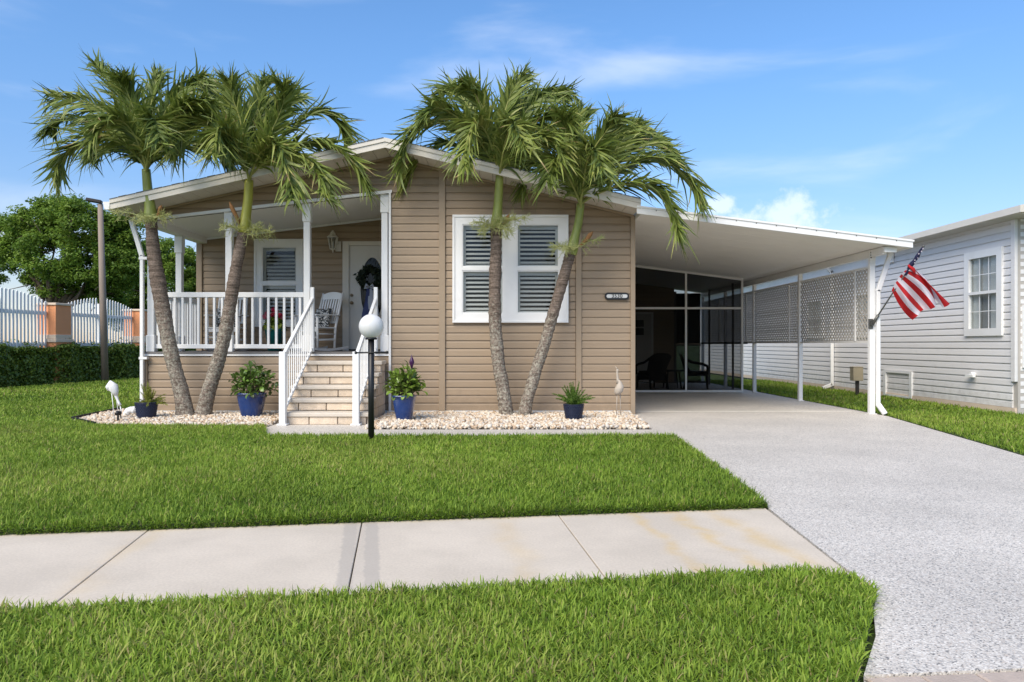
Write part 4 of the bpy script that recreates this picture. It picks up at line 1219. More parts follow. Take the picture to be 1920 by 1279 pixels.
# roof
nr = MB().prism([(8.10, 3.205), (8.10, 3.30), (11.8, 4.20), (15.5, 3.30), (15.5, 3.205)], lambda u, v: (u, YN + 0.11, v), lambda u, v: (u, 31.3, v)).build('roof', M['shingle'], nb_)
MB().box(8.065, 8.0985, 11.3485, 31.3, 3.20, 3.31).build('fascia', M['cream'], nr)
MB().prism([(8.065, 3.20), (8.065, 3.31), (11.8, 4.22), (11.8, 4.08), (8.3, 3.2)], lambda u, v: (u, 11.32, v), lambda u, v: (u, 11.348, v)).build('rake_fascia', M['cream'], nr)
MB().box(8.10, XN + 0.02, 11.36, 31.3, 3.19, 3.204).build('soffit', M['soffit'], nr)
MB().prism([(8.10, 3.21), (8.10, 3.30), (11.8, 4.205), (11.8, 4.11)], lambda u, v: (u, 11.35, v), lambda u, v: (u, YN - 0.001, v)).build('rake_soffit', M['soffit'], nr)
MB().box(XN - 0.05, XN - 0.01, 15.6, 30.9, 2.9, 3.188).build('white_band', M['white'], nwall)  # plain white strip along the top of the wall
nd = MB().bar((8.12, 18.4, 3.2), (XN - 0.07, 18.4, 2.95), 0.08, 0.06, (0, 1, 0)).bar((XN - 0.07, 18.4, 3.0), (XN - 0.07, 18.4, 0.1), 0.08, 0.06, (0, 1, 0)).bar((XN - 0.07, 18.4, 0.13), (XN - 0.3, 18.4, 0.04), 0.08, 0.06, (0, 1, 0))
nd.build('downspout', M['white'], nb_, bevel=0.006)
ub = thing('utility_pedestal', 'small tan utility box on a dark stake beside the grey house', 'utility box', (px(1606, 16.3), 16.3, 0))
MB().box(-0.11, 0.11, -0.09, 0.09, 0.33, 0.62).build('cabinet', M['util'], ub, local=True, bevel=0.012, seg=2)
MB().box(-0.115, 0.115, -0.095, 0.095, 0.6205, 0.645).build('lid', M['util'], ub, local=True, bevel=0.008)
MB().box(-0.02, 0.05, -0.02, 0.02, 0.0, 0.329).build('stake', M['bronze'], ub, local=True)

# ------------------------------------------------------------------ flag
fp0, fp1 = P(1637, 606, 11.78), P(1731, 462, 11.25)
fpole = thing('flagpole', 'thin dark flagpole angled out from a bracket on the carport post', 'flagpole', fp0)
MB().tube([fp0, fp1], [0.012, 0.009], 8).sphere(fp1, 0.022, 10, 6).build('pole', M['oldmetal'], fpole)
MB().tube([fp0 - (fp1 - fp0).normalized() * 0.02, fp0 + (fp1 - fp0) * 0.11], 0.024, 10).build('socket', M['oldmetal'], fpole)
MB().bar(fp0 + Vector((-0.015, 0.046, -0.09)), fp0 + Vector((-0.015, 0.046, 0.07)), 0.07, 0.02, (0, 1, 0)).box(fp0.x - 0.03, fp0.x + 0.01, fp0.y - 0.01, fp0.y + 0.04, fp0.z - 0.04, fp0.z + 0.03).build('bracket', M['oldmetal'], fpole)
flag = thing('flag', 'red and white striped flag with dark starred canton hanging from the flagpole', 'flag', fp0)
dpole = fp1 - fp0
def pole_at(y): return fp0 + dpole * ((606 - y) / 144.0)
NU, NV = 30, 52
# stripe rows run from the bottom of the hoist (v = 0) to the top; the upper rows fold round the pole
lowx = [(1672, 545), (1684, 574), (1698, 594), (1712, 600)]
ctrl = [  # v, hoist pixel, mid pixel, fly pixel
    (0.00, (1672, 544), (1690, 578), (1711, 600)),
    (0.11, (1675, 538), (1699, 573), (1721, 592)),
    (0.22, (1679, 531), (1704, 564), (1725, 585)),
    (0.33, (1682, 526), (1711, 557), (1732, 581)),
    (0.44, (1686, 519), (1717, 549), (1745, 580)),
    (0.56, (1690, 514), (1726, 543), (1754, 576)),
    (0.67, (1694, 510), (1731, 534), (1755, 568)),
    (0.78, (1699, 506), (1735, 524), (1751, 558)),
    (0.86, (1702, 503), (1733, 519), (1768, 577)),
    (0.93, (1705, 500), (1729, 522), (1776, 574)),
    (1.00, (1708, 497), (1730, 520), (1781, 570))]
def cint(v, k):
    for a, b in zip(ctrl[:-1], ctrl[1:]):
        if v <= b[0] + 1e-9:
            t = (v - a[0]) / (b[0] - a[0])
            return (a[k][0] + (b[k][0] - a[k][0]) * t, a[k][1] + (b[k][1] - a[k][1]) * t)
vsF, fsF, miF = [], [], []
for j in range(NV + 1):
    v = j / NV
    h_, m_, f_ = cint(v, 1), cint(v, 2), cint(v, 3)
    for i in range(NU + 1):
        u = i / NU
        c = [2 * m_[q] - 0.5 * (h_[q] + f_[q]) for q in (0, 1)]
        x = (1 - u) ** 2 * h_[0] + 2 * u * (1 - u) * c[0] + u * u * f_[0]
        y = (1 - u) ** 2 * h_[1] + 2 * u * (1 - u) * c[1] + u * u * f_[1]
        depth = pole_at(h_[1]).y - 0.012 + u * 0.10 + 0.075 * min(1, u * 2.5) * math.sin(v * 15 + u * 3.2) + 0.03 * u * math.sin(u * 9 + v * 5) + 0.16 * u * v * v
        vsF.append(P(x, y, depth))
for j in range(NV):
    for i in range(NU):
        a = j * (NU + 1) + i
        fsF.append((a, a + 1, a + NU + 2, a + NU + 1))
        st_ = int((j + 0.5) / NV * 9)
        miF.append(st_ % 2)
me = bpy.data.meshes.new('stripes')
me.from_pydata([tuple(p - fp0) for p in vsF], [], fsF)
me.polygons.foreach_set('material_index', miF)
me.polygons.foreach_set('use_smooth', [True] * len(fsF))
setmats(me, [M['flag_red'], M['flag_white']])
link('stripes', me, flag)
cn = MB()                                                     # canton wound round the top of the pole
pa, pb = pole_at(514), pole_at(462)
pts, rad = [], []
for k in range(25):
    t = k / 24
    a = t * 9.0
    pts.append(pa.lerp(pb, t) + Vector((0.006 * math.cos(a), 0.006 * math.sin(a), -0.008)))
    rad.append(0.012 + 0.018 * (math.sin(math.pi * min(1, 0.1 + t * 0.95)) ** 0.7) * (1 + 0.30 * math.sin(t * 21)))
canton = cn.tube(pts, rad, 12).build('canton', M['flag_blue'], flag)
stars = MB()
for k, (t, o) in enumerate(((0.18, 0.3), (0.3, -0.5), (0.45, 0.4), (0.52, -0.3), (0.62, 0.5), (0.74, -0.4), (0.84, 0.2), (0.93, 0.0))):
    c = pa.lerp(pb, t) + Vector((o * 0.022, -0.034, -0.008 - o * 0.012))
    poly = []
    for q in range(10):
        a = math.pi / 2 + q * math.pi / 5
        r_ = 0.012 if q % 2 == 0 else 0.005
        poly.append((c.x + r_ * math.cos(a), c.z + r_ * math.sin(a)))
    stars.prism(poly, lambda u, v: (u, c.y - 0.001, v), lambda u, v: (u, c.y + 0.012, v))
stars.build('star', M['flag_white'], canton)
# the upper stripes gathered into a fold below the canton
MB().tube([P(1703, 497, 11.37), P(1712, 505, 11.36), P(1717, 516, 11.35)], [0.018, 0.030, 0.006], 10).build('gathered_fold', M['flag_red'], flag)

# ------------------------------------------------------------------ lamp post
LY = 8.4
lx = px(696, LY)
lamp = thing('globe_lamp', 'black lamp post with white globe standing in the lawn by the steps', 'lamp post', (lx, LY, 0))
gz, gr = pz(612, LY), 0.1415
MB().sphere((lx, LY, gz), gr, 40, 24).build('globe', M['globe'], lamp)
MB().lathe([(0.0, gz - gr - 0.012), (0.066, gz - gr - 0.012), (0.066, gz - gr + 0.008), (0.052, gz - gr + 0.014), (0.05, gz - gr + 0.02)], (lx, LY, 0), 24).build('fitter', M['black'], lamp)
MB().tube([(lx, LY, 0.0), (lx, LY, gz - gr - 0.008)], 0.0355, 20).build('post', M['black'], lamp)
zb = pz(661, LY)
MB().tube([(px(669, LY), LY - 0.02, zb - 0.003), (lx, LY - 0.036, zb), (px(725, LY), LY - 0.02, zb + 0.003)], 0.009, 8).sphere((px(668, LY), LY - 0.02, zb - 0.003), 0.018, 10, 6).sphere((px(726, LY), LY - 0.02, zb + 0.003), 0.018, 10, 6).build('ladder_rest', M['black'], lamp)

# ------------------------------------------------------------------ house number, lantern, wreath
pl = thing('house_number_sign', 'small black bordered plaque reading 3530 on the tan siding', 'sign', P(1156.5, 555.5, YF - 0.03))
pw, ph = 0.40, 0.118
def stadium(w, h, n=10):
    r_ = h / 2
    o = []
    for k in range(n + 1):
        a = -math.pi / 2 + math.pi * k / n
        o.append((w / 2 - r_ + r_ * math.cos(a), r_ * math.sin(a)))
    for k in range(n + 1):
        a = math.pi / 2 + math.pi * k / n
        o.append((-w / 2 + r_ + r_ * math.cos(a), r_ * math.sin(a)))
    return o
MB().prism(stadium(pw, ph), lambda u, v: (u, -0.018, v), lambda u, v: (u, 0.012, v)).build('border', M['black'], pl, local=True, bevel=0.004)
MB().prism(stadium(pw - 0.060, ph - 0.060), lambda u, v: (u, -0.021, v), lambda u, v: (u, -0.0155, v)).build('face', M['plaque'], pl, local=True)
fc = bpy.data.curves.new('digits', 'FONT')
fc.body = '3530'; fc.size = 0.086; fc.align_x = 'CENTER'; fc.align_y = 'CENTER'; fc.extrude = 0.0015; fc.space_character = 1.05; fc.offset = 0.0012
fo = bpy.data.objects.new('digits', fc)
C.objects.link(fo)
dg = bpy.context.evaluated_depsgraph_get()
fme = bpy.data.meshes.new_from_object(fo.evaluated_get(dg))
bpy.data.objects.remove(fo)
fme.materials.clear(); fme.materials.append(M['black'])
link('digits', fme, pl, (0, -0.0235, 0), (R(90), 0, 0))

ln = thing('wall_lantern', 'cream coach lantern on the tan porch wall left of the door', 'lantern', P(627, 455, YB - 0.02))
MB().box(0.02, 0.13, -0.02, 0.0, -0.17, 0.02).tube([(0.07, -0.02, -0.03), (0.06, -0.08, 0.10), (0.0, -0.13, 0.16), (0.0, -0.13, 0.10)], 0.012, 8).build('bracket', M['cream'], ln, local=True, bevel=0.004)
MB().lathe([(0.0, 0.215), (0.02, 0.21), (0.03, 0.18), (0.045, 0.175), (0.055, 0.135), (0.115, 0.09), (0.115, 0.078), (0.0, 0.078)], (0, -0.13, 0), 6, False).build('cap', M['cream'], ln, local=True)
lf = MB()
for k in range(6):
    a = 2 * math.pi * (k + 0.5) / 6
    lf.bar((0.095 * math.cos(a), -0.13 + 0.095 * math.sin(a), 0.078), (0.055 * math.cos(a), -0.13 + 0.055 * math.sin(a), -0.13), 0.014, 0.014)
lf.lathe([(0.0, -0.13), (0.062, -0.13), (0.062, -0.145), (0.02, -0.16), (0.012, -0.20), (0.0, -0.215)], (0, -0.13, 0), 6, False)
lf.build('cage', M['cream'], ln, local=True)
MB().lathe([(0.085, 0.076), (0.048, -0.128)], (0, -0.13, 0), 6, False).build('glass', M['glass'], ln, local=True)
MB().tube([(0, -0.13, -0.12), (0, -0.13, 0.0)], 0.014, 8).build('candle', M['white'], ln, local=True)

wc = P(694, 522, YB - 0.075)
wr_ = thing('wreath', 'dark leafy wreath with navy and silver ribbon on the front door', 'wreath', wc)
def cards(n, cfun, size, spread, seed, aspect=0.45):
    """leaf-shaped cards: centres from cfun(n), returns verts, quads, rnd"""
    g = np.random.default_rng(seed)
    c, nrm, rnd = cfun(n, g)
    d = g.normal(size=(n, 3)); d /= np.linalg.norm(d, axis=1, keepdims=True)
    nn = nrm + g.normal(size=(n, 3)) * spread
    nn /= np.linalg.norm(nn, axis=1, keepdims=True)
    t = np.cross(nn, d); t /= np.linalg.norm(t, axis=1, keepdims=True) + 1e-9
    b = np.cross(nn, t)
    L = size * g.uniform(0.6, 1.3, (n, 1))
    bend = nn * L * 0.12
    V = np.stack([c - t * L * 0.5, c + b * L * aspect * 0.5 + bend, c + t * L * 0.5 - bend, c - b * L * aspect * 0.5 + bend], 1)
    Q = np.arange(n * 4).reshape(n, 4)
    return V.reshape(-1, 3), Q, np.repeat(rnd, 4)
def wreath_c(n, g):
    a = g.uniform(0, 2 * math.pi, n); r_ = 0.178 + g.normal(0, 0.032, n)
    c = np.stack([wc.x + r_ * np.cos(a), wc.y + g.normal(0, 0.028, n) - 0.01, wc.z + r_ * np.sin(a)], 1)
    return c, np.stack([0.3 * np.cos(a), -np.ones(n), 0.3 * np.sin(a)], 1), g.uniform(0, 1, n)
V, Q, r_ = cards(1100, wreath_c, 0.075, 0.8, 3)
np_mesh('greenery', V, Q, M['wreath'], wr_)
mb = MB()
for s in (-1, 1):
    mb.tube([wc + Vector((0, -0.06, -0.17)), wc + Vector((s * 0.06, -0.08, -0.13)), wc + Vector((s * 0.09, -0.07, -0.19)), wc + Vector((0, -0.06, -0.18))], [0.012, 0.03, 0.03, 0.012], 8)
mb.build('bow', M['silver'], wr_)
for k, (dx, mt, ln_) in enumerate(((-0.09, 'ribbon', 0.75), (-0.03, 'ribbon', 0.66), (0.03, 'silver', 0.70), (0.10, 'silver', 0.55))):
    vs, fs = [], []
    for i in range(13):
        t = i / 12
        c = wc + Vector((dx * (0.3 + t) + 0.012 * math.sin(t * 7 + k), -0.055 - 0.012 * math.sin(t * 9 + k * 2), -0.17 - ln_ * t))
        w = 0.028 + 0.022 * t
        vs += [c + Vector((-w, -0.008, 0)), c + Vector((w, 0.008, 0))]
    for i in range(12): fs.append((2 * i, 2 * i + 1, 2 * i + 3, 2 * i + 2))
    MB().add(vs, fs, True).build('ribbon_tail', M[mt], wr_, recalc=False)

# ------------------------------------------------------------------ rocking chairs, planter
def rocking_chair(x, y, rz, label):
    t = thing('rocking_chair', label, 'rocking chair', (x, y, DECK), 'white wooden rocking chairs on the porch', R(rz))
    W = M['white']
    MB().box(-0.27, 0.27, -0.26, 0.24, 0.41, 0.435).build('seat', W, t, local=True, bevel=0.008)
    MB().box(-0.26, 0.26, -0.25, -0.225, 0.35, 0.409).build('apron', W, t, local=True)
    ty = lambda z: 0.22 + (z - 0.42) * 0.30
    for s in (-1, 1):
        MB().tube([(s * 0.255, 0.20, 0.06), (s * 0.255, ty(0.42), 0.42), (s * 0.25, ty(1.08), 1.08)], [0.021, 0.024, 0.02], 10).build('back_post', W, t, local=True)
        MB().tube([(s * 0.275, -0.235, 0.055), (s * 0.275, -0.245, 0.63)], [0.02, 0.023], 10).build('leg', W, t, local=True)
        MB().bar((s * 0.285, -0.31, 0.645), (s * 0.285, 0.285, 0.66), 0.07, 0.024).build('arm', W, t, local=True, bevel=0.01, seg=2)
        pts = [(s * 0.265, -0.42 + 0.95 * k / 10, 0.025 + 0.16 * ((k / 10 - 0.45) ** 2)) for k in range(11)]
        mb = MB()
        for a, b in zip(pts[:-1], pts[1:]): mb.bar(a, b, 0.03, 0.042)
        mb.build('rocker', W, t, local=True)
        MB().tube([(s * 0.27, -0.23, 0.20), (s * 0.258, 0.20, 0.20)], 0.012, 6).tube([(s * 0.27, -0.23, 0.31), (s * 0.258, 0.20, 0.31)], 0.012, 6).build('side_rung', W, t, local=True)
    MB().tube([(-0.27, -0.235, 0.25), (0.27, -0.235, 0.25)], 0.012, 6).tube([(-0.25, 0.20, 0.22), (0.25, 0.20, 0.22)], 0.012, 6).build('stretcher', W, t, local=True)
    top = []
    for k in range(13):
        u = k / 12 * 2 - 1
        top.append((u * 0.235, 1.06 + 0.045 * (1 - u * u)))
    poly = top + [(0.235, 0.965), (-0.235, 0.965)]
    MB().prism(poly, lambda u, v: (u, ty(v) - 0.012, v), lambda u, v: (u, ty(v) + 0.012, v)).build('crest_rail', W, t, local=True, bevel=0.004)
    MB().bar((-0.24, ty(0.53), 0.53), (0.24, ty(0.53), 0.53), 0.02, 0.04).build('lower_rail', W, t, local=True)
    for k in range(7):
        xx = -0.195 + 0.065 * k
        MB().bar((xx, ty(0.54), 0.54), (xx, ty(0.97), 0.97), 0.033, 0.012, (0, 1, 0)).build('slat', W, t, local=True)
    return t
rcs = rocking_chair(px(592, 13.25), 13.3, -32, 'white rocking chair turned sideways between porch post and front door')
rcl = rocking_chair(px(428, 13.45), 13.4, 4, 'white rocking chair behind the porch railing left of the window')
def throw_pillow(x, y, z, rz, tilt, label):
    t = thing('throw_pillow', label, 'pillow', (x, y, z), 'patterned pillows on the rocking chairs')
    vs, fs = [], []
    n = 12
    for side in (-1, 1):
        for j in range(n + 1):
            for i in range(n + 1):
                u, v = i / n * 2 - 1, j / n * 2 - 1
                th = 0.075 * ((1 - u ** 4) * (1 - v ** 4)) ** 0.6
                k = 1 - 0.10 * (u * u) * (1 - abs(v)) - 0.0
                vs.append((u * 0.20 * (1 - 0.08 * (1 - v * v)), side * th, v * 0.20 * (1 - 0.08 * (1 - u * u))))
    for s in (0, 1):
        o = s * (n + 1) ** 2
        for j in range(n):
            for i in range(n):
                a = o + j * (n + 1) + i
                f = (a, a + 1, a + n + 2, a + n + 1)
                fs.append(f if s == 0 else f[::-1])
    o = MB().add(vs, fs, True).build('cover', M['pillow'], t, local=True)
    o.rotation_euler = (R(tilt), 0, R(rz))
def chair_point(rz, p, base):
    return Matrix.Rotation(R(rz), 3, 'Z') @ Vector(p) + Vector(base)
b = chair_point(-32, (0.03, 0.12, 0.60), (px(592, 13.25), 13.3, DECK)); throw_pillow(b.x, b.y, b.z, -32, -16, 'black and white pillow on the sideways rocking chair near the door')
b = chair_point(4, (-0.05, 0.12, 0.60), (px(428, 13.45), 13.4, DECK)); throw_pillow(b.x, b.y, b.z, 4, -16, 'black and white pillow on the rocking chair behind the railing')
tp = thing('teal_planter', 'tall square teal planter on the porch under the small window', 'planter', (px(515, 13.35), 13.35, DECK))
MB().lathe([(0.0, 0.002), (0.105, 0.002), (0.15, 0.38), (0.158, 0.385), (0.158, 0.41), (0.135, 0.41), (0.13, 0.36), (0.0, 0.36)], (0, 0, 0), 24, True, 0.85).build('planter_body', M['tealpot'], tp, local=True)
ger = thing('red_flower_plant', 'red and pink flowering plant growing in the teal porch planter', 'plant', (px(515, 13.35), 13.35, DECK + 0.36))
gc = wloc(ger)
def ger_c(n, g):
    p = g.normal(size=(n, 3)); p /= np.linalg.norm(p, axis=1, keepdims=True)
    q = p * np.array([0.21, 0.19, 0.22]) * g.uniform(0.35, 1, (n, 1)) ** 0.5
    q[:, 2] = np.abs(q[:, 2]) * 1.25 + 0.02
    return q + np.array(gc), p + np.array([0, 0, 0.6]), g.uniform(0, 1, n)
V, Q, r_ = cards(420, ger_c, 0.075, 0.6, 5, 0.8)
np_mesh('foliage', V, Q, M['hedge'], ger, {'rnd': r_})
fl = [(0.06, -0.12, 0.36, 'flower_red'), (-0.10, -0.10, 0.34, 'flower_pink'), (0.14, -0.10, 0.29, 'flower_red'), (0.02, -0.16, 0.30, 'flower_red'), (0.17, -0.05, 0.26, 'flower_pink'), (-0.02, 0.02, 0.40, 'flower_red'), (-0.15, -0.08, 0.27, 'flower_pink')]
for fx, fy, fz, mt in fl:
    def fc_(n, g):
        p = g.normal(size=(n, 3)); p /= np.linalg.norm(p, axis=1, keepdims=True)
        return p * 0.042 + np.array(gc) + np.array([fx, fy, fz]), p, g.uniform(0, 1, n)
    V, Q, r_ = cards(40, fc_, 0.035, 0.4, int(fx * 100) + 40, 0.9)
    np_mesh('flower', V, Q, M[mt], ger)

# ------------------------------------------------------------------ pebble beds
def ico():
    bm = bmesh.new()
    bmesh.ops.create_icosphere(bm, subdivisions=1, radius=1.0)
    v = np.array([p.co[:] for p in bm.verts]); f = np.array([[q.index for q in t.verts] for t in bm.faces])
    bm.free()
    return v, f
IV, IF = ico()
def pebbles(name, poly, label_kind, dens, seed):
    g = np.random.default_rng(seed)
    xs = np.array([p[0] for p in poly]); ys = np.array([p[1] for p in poly])
    A = (xs.max() - xs.min()) * (ys.max() - ys.min())
    n = int(A * dens)
    x = g.uniform(xs.min(), xs.max(), n); y = g.uniform(ys.min(), ys.max(), n)
    k = inpoly(x, y, poly)
    k &= ~((x > SX0 - 0.03) & (x < SX1 + 0.03) & (y > SY0 - 0.04))
    x, y = x[k], y[k]
    n = len(x)
    sc = 1.08 * (0.010 + 0.020 * g.uniform(0, 1, (n, 1)) ** 1.8) * np.array([1.25, 1.0, 0.72]) * g.uniform(0.8, 1.25, (n, 3))
    z = g.uniform(0.0, 0.045, n)
    q = g.normal(size=(n, 4)); q /= np.linalg.norm(q, axis=1, keepdims=True)
    w, a, b, c = q.T
    Rm = np.stack([1 - 2 * (b * b + c * c), 2 * (a * b - c * w), 2 * (a * c + b * w), 2 * (a * b + c * w), 1 - 2 * (a * a + c * c), 2 * (b * c - a * w), 2 * (a * c - b * w), 2 * (b * c + a * w), 1 - 2 * (a * a + b * b)], 1).reshape(n, 3, 3)
    d1 = g.normal(size=(n, 3)); d2 = g.normal(size=(n, 3))
    fac = 1 + 0.16 * np.sin(2.1 * (IV[None] @ d1[:, :, None])[..., 0]) + 0.12 * np.sin(3.0 * (IV[None] @ d2[:, :, None])[..., 0])
    V = IV[None] * fac[..., None] * sc[:, None, :]
    V = np.einsum('nij,nkj->nki', Rm, V) + np.stack([x, y, z], 1)[:, None, :]
    Fc = (IF[None] + (np.arange(n) * len(IV))[:, None, None]).reshape(-1, 3)
    o = np_mesh(name, V.reshape(-1, 3), Fc, M['pebble'], None, {'rnd': np.repeat(g.uniform(0, 1, n), len(IV))}, True)
    tag(o, kind='stuff')
    sheet('bed_soil', poly, -0.05, 0.002, M['soil'])
BED_L = [(-6.30, 10.70), (-5.5, 9.99), (-3.24, 9.90), (-3.24, YF - 0.05), (-5.9, YF - 0.05), (-5.95, 12.35), (-6.44, 12.35)]
BED_R = [(-1.84, 9.77), (2.0, 9.77), (2.08, YF - 0.05), (-1.84, YF - 0.05)]
pebbles('pebble_bed', BED_L, '', 2100, 21)
pebbles('pebble_bed', BED_R, '', 2100, 22)
ed = thing('bed_edging', 'black edging strip along the left end of the pebble bed', 'edging', (-6.4, 11.5, 0))
MB().bar((-5.55, 9.975, 0.03), (-6.315, 10.71, 0.03), 0.012, 0.10).bar((-6.315, 10.70, 0.03), (-6.46, 12.36, 0.03), 0.012, 0.10).build('strip', M['edging'], ed)

# ------------------------------------------------------------------ grass
def grass(name, poly, bands, seed, zb=0.0, fringe=None):
    g = np.random.default_rng(seed)
    xs = np.array([p[0] for p in poly]); ys = np.array([p[1] for p in poly])
    allV, allQ, allT, allR = [], [], [], []
    base = 0
    for (ya, yb, dens, L, W, seg) in bands:
        ya_, yb_ = max(ya, ys.min()), min(yb, ys.max())
        if yb_ <= ya_: continue
        xa, xb = max(xs.min(), -0.80 * yb_ - 1.0), min(xs.max(), 0.86 * yb_ + 1.0)
        n = int((xb - xa) * (yb_ - ya_) * dens)
        x = g.uniform(xa, xb, n); y = g.uniform(ya_, yb_, n)
        k = inpoly(x, y, poly) & (x > -0.80 * y - 0.8) & (x < 0.86 * y + 0.8)
        x, y = x[k], y[k]; n = len(x)
        zb_ = np.full(n, zb)
        fa = np.zeros(n, dtype=bool)
        if fringe is not None and L > 0.05:
            (fx0, fy0), (fx1, fy1), nf = fringe
            f_ = g.uniform(0, 1, nf)
            yy_ = fy0 + (fy1 - fy0) * f_
            kk = (yy_ >= ya_) & (yy_ < yb_)
            f_, yy_ = f_[kk], yy_[kk]
            x = np.concatenate([x, fx0 + (fx1 - fx0) * f_]); y = np.concatenate([y, yy_ + g.uniform(-0.01, 0.012, len(f_))])
            zb_ = np.concatenate([zb_, g.uniform(0.0, zb + 0.01, len(f_))]); fa = np.concatenate([fa, np.ones(len(f_), dtype=bool)]); n = len(x)
        # tufts: blades lean away from nearby centres, with slow variation of height and colour
        px_, py_ = x * 9.0, y * 9.0
        fld = np.sin(px_ * 1.3 + 1.7 * np.sin(py_ * 0.7)) * np.cos(py_ * 1.1 + 1.3 * np.sin(px_ * 0.6))
        slow = np.sin(x * 1.1 + 0.8 * np.sin(y * 1.9)) * np.cos(y * 1.4 + x * 0.5)
        a = g.uniform(0, 2 * math.pi, n) + fld * 0.9
        a = np.where(fa, g.normal(-math.pi / 2 + 0.1, 0.7, n), a)
        lean = np.clip(g.normal(0.62, 0.30, n), 0.05, 1.4)
        lean = np.where(fa, g.uniform(0.4, 1.5, n), lean)
        ln = np.where(fa, 0.7, 1.0) * L * g.uniform(0.55, 1.2, n) * (1 + 0.14 * fld + 0.07 * slow)
        wd = W * g.uniform(0.7, 1.25, n)
        dx, dy = np.cos(a), np.sin(a)
        tw = a + math.pi / 2 + g.normal(0, 0.5, n)
        sx_, sy_ = np.cos(tw) * wd * 0.5, np.sin(tw) * wd * 0.5
        patch = np.sin(x * 0.55 + 2.1 * np.sin(y * 0.43 + 0.6)) * np.sin(y * 0.8 + 1.3 * np.sin(x * 0.9))
        rnd = np.clip(0.50 + 0.20 * g.normal(size=n) + 0.10 * fld + 0.10 * slow + 0.13 * patch, 0, 0.97)
        rnd = np.where(fa, rnd * 0.6, rnd)  # fringe blades darkened, painting the shaded side of the turf edge
        rnd[g.uniform(size=n) < 0.022 + 0.05 * np.clip(fld * slow, 0, 1)] = 1.0
        def pt(t, wf):
            th = lean * (0.45 + 0.9 * t)
            r_ = ln * t * np.sin(np.clip(th, 0, 1.5)); h = ln * t * np.cos(np.clip(th, 0, 1.45)) - 0.004 + zb_
            return np.stack([x + dx * r_ - sx_ * wf, y + dy * r_ - sy_ * wf, h], 1), np.stack([x + dx * r_ + sx_ * wf, y + dy * r_ + sy_ * wf, h], 1)
        rows = [pt(0, 0.75)] + ([pt(0.4, 1.0), pt(0.75, 0.8)] if seg == 3 else [pt(0.55, 1.0)])
        tip, _ = pt(1.0, 0.0)
        vv = [q for r_ in rows for q in r_] + [tip]
        nv = len(vv)
        V = np.stack(vv, 1)
        ids = (np.arange(n) * nv)[:, None] + base
        for j in range(len(rows) - 1):
            allQ.append(np.concatenate([ids + 2 * j, ids + 2 * j + 1, ids + 2 * j + 3, ids + 2 * j + 2], 1))
        j = len(rows) - 1
        allT.append(np.concatenate([ids + 2 * j, ids + 2 * j + 1, ids + nv - 1], 1))
        allV.append(V.reshape(-1, 3)); allR.append(np.repeat(rnd, nv))
        base += n * nv
    o = np_mesh(name, np.concatenate(allV), [np.concatenate(allQ), np.concatenate(allT)], M['grass'], None, {'rnd': np.concatenate(allR)}, True)
    return tag(o, kind='stuff')
LAWN_G = [p for p in LAWN]
grass('verge_grass', VERGE, [(0.8, 2.2, 2500, 0.075, 0.0065, 2), (2.2, 3.7, 13500, 0.058, 0.0056, 3)], 31, 0.018, ((-7, 2.28), (1.50, 3.61), 5000))
grass('lawn_grass', LAWN_G, [(2.5, 5.6, 9000, 0.066, 0.0062, 2), (5.6, 7.4, 7000, 0.066, 0.0068, 2), (7.4, 10.2, 5000, 0.066, 0.008, 2), (10.2, 14, 1900, 0.07, 0.012, 2), (14, 26, 700, 0.075, 0.020, 2)], 32, 0.028, ((-9, 3.455), (1.86, 5.085), 9000))
grass('side_grass', SIDEYARD, [(5.5, 12, 2200, 0.075, 0.010, 2), (12, 23, 900, 0.07, 0.016, 2)], 33)

# ------------------------------------------------------------------ palms
def bez(pts, n):
    """smooth curve through the given points (Catmull-Rom)"""
    P_ = [Vector(p) for p in pts]
    P_ = [P_[0] * 2 - P_[1]] + P_ + [P_[-1] * 2 - P_[-2]]
    out = []
    segs = len(P_) - 3
    for i in range(n + 1):
        t = i / n * segs
        k = min(int(t), segs - 1)
        f = t - k
        a, b, c, d = P_[k:k + 4]
        out.append(0.5 * ((2 * b) + (c - a) * f + (2 * a - 5 * b + 4 * c - d) * f * f + (3 * b - a - 3 * c + d) * f ** 3))
    return out

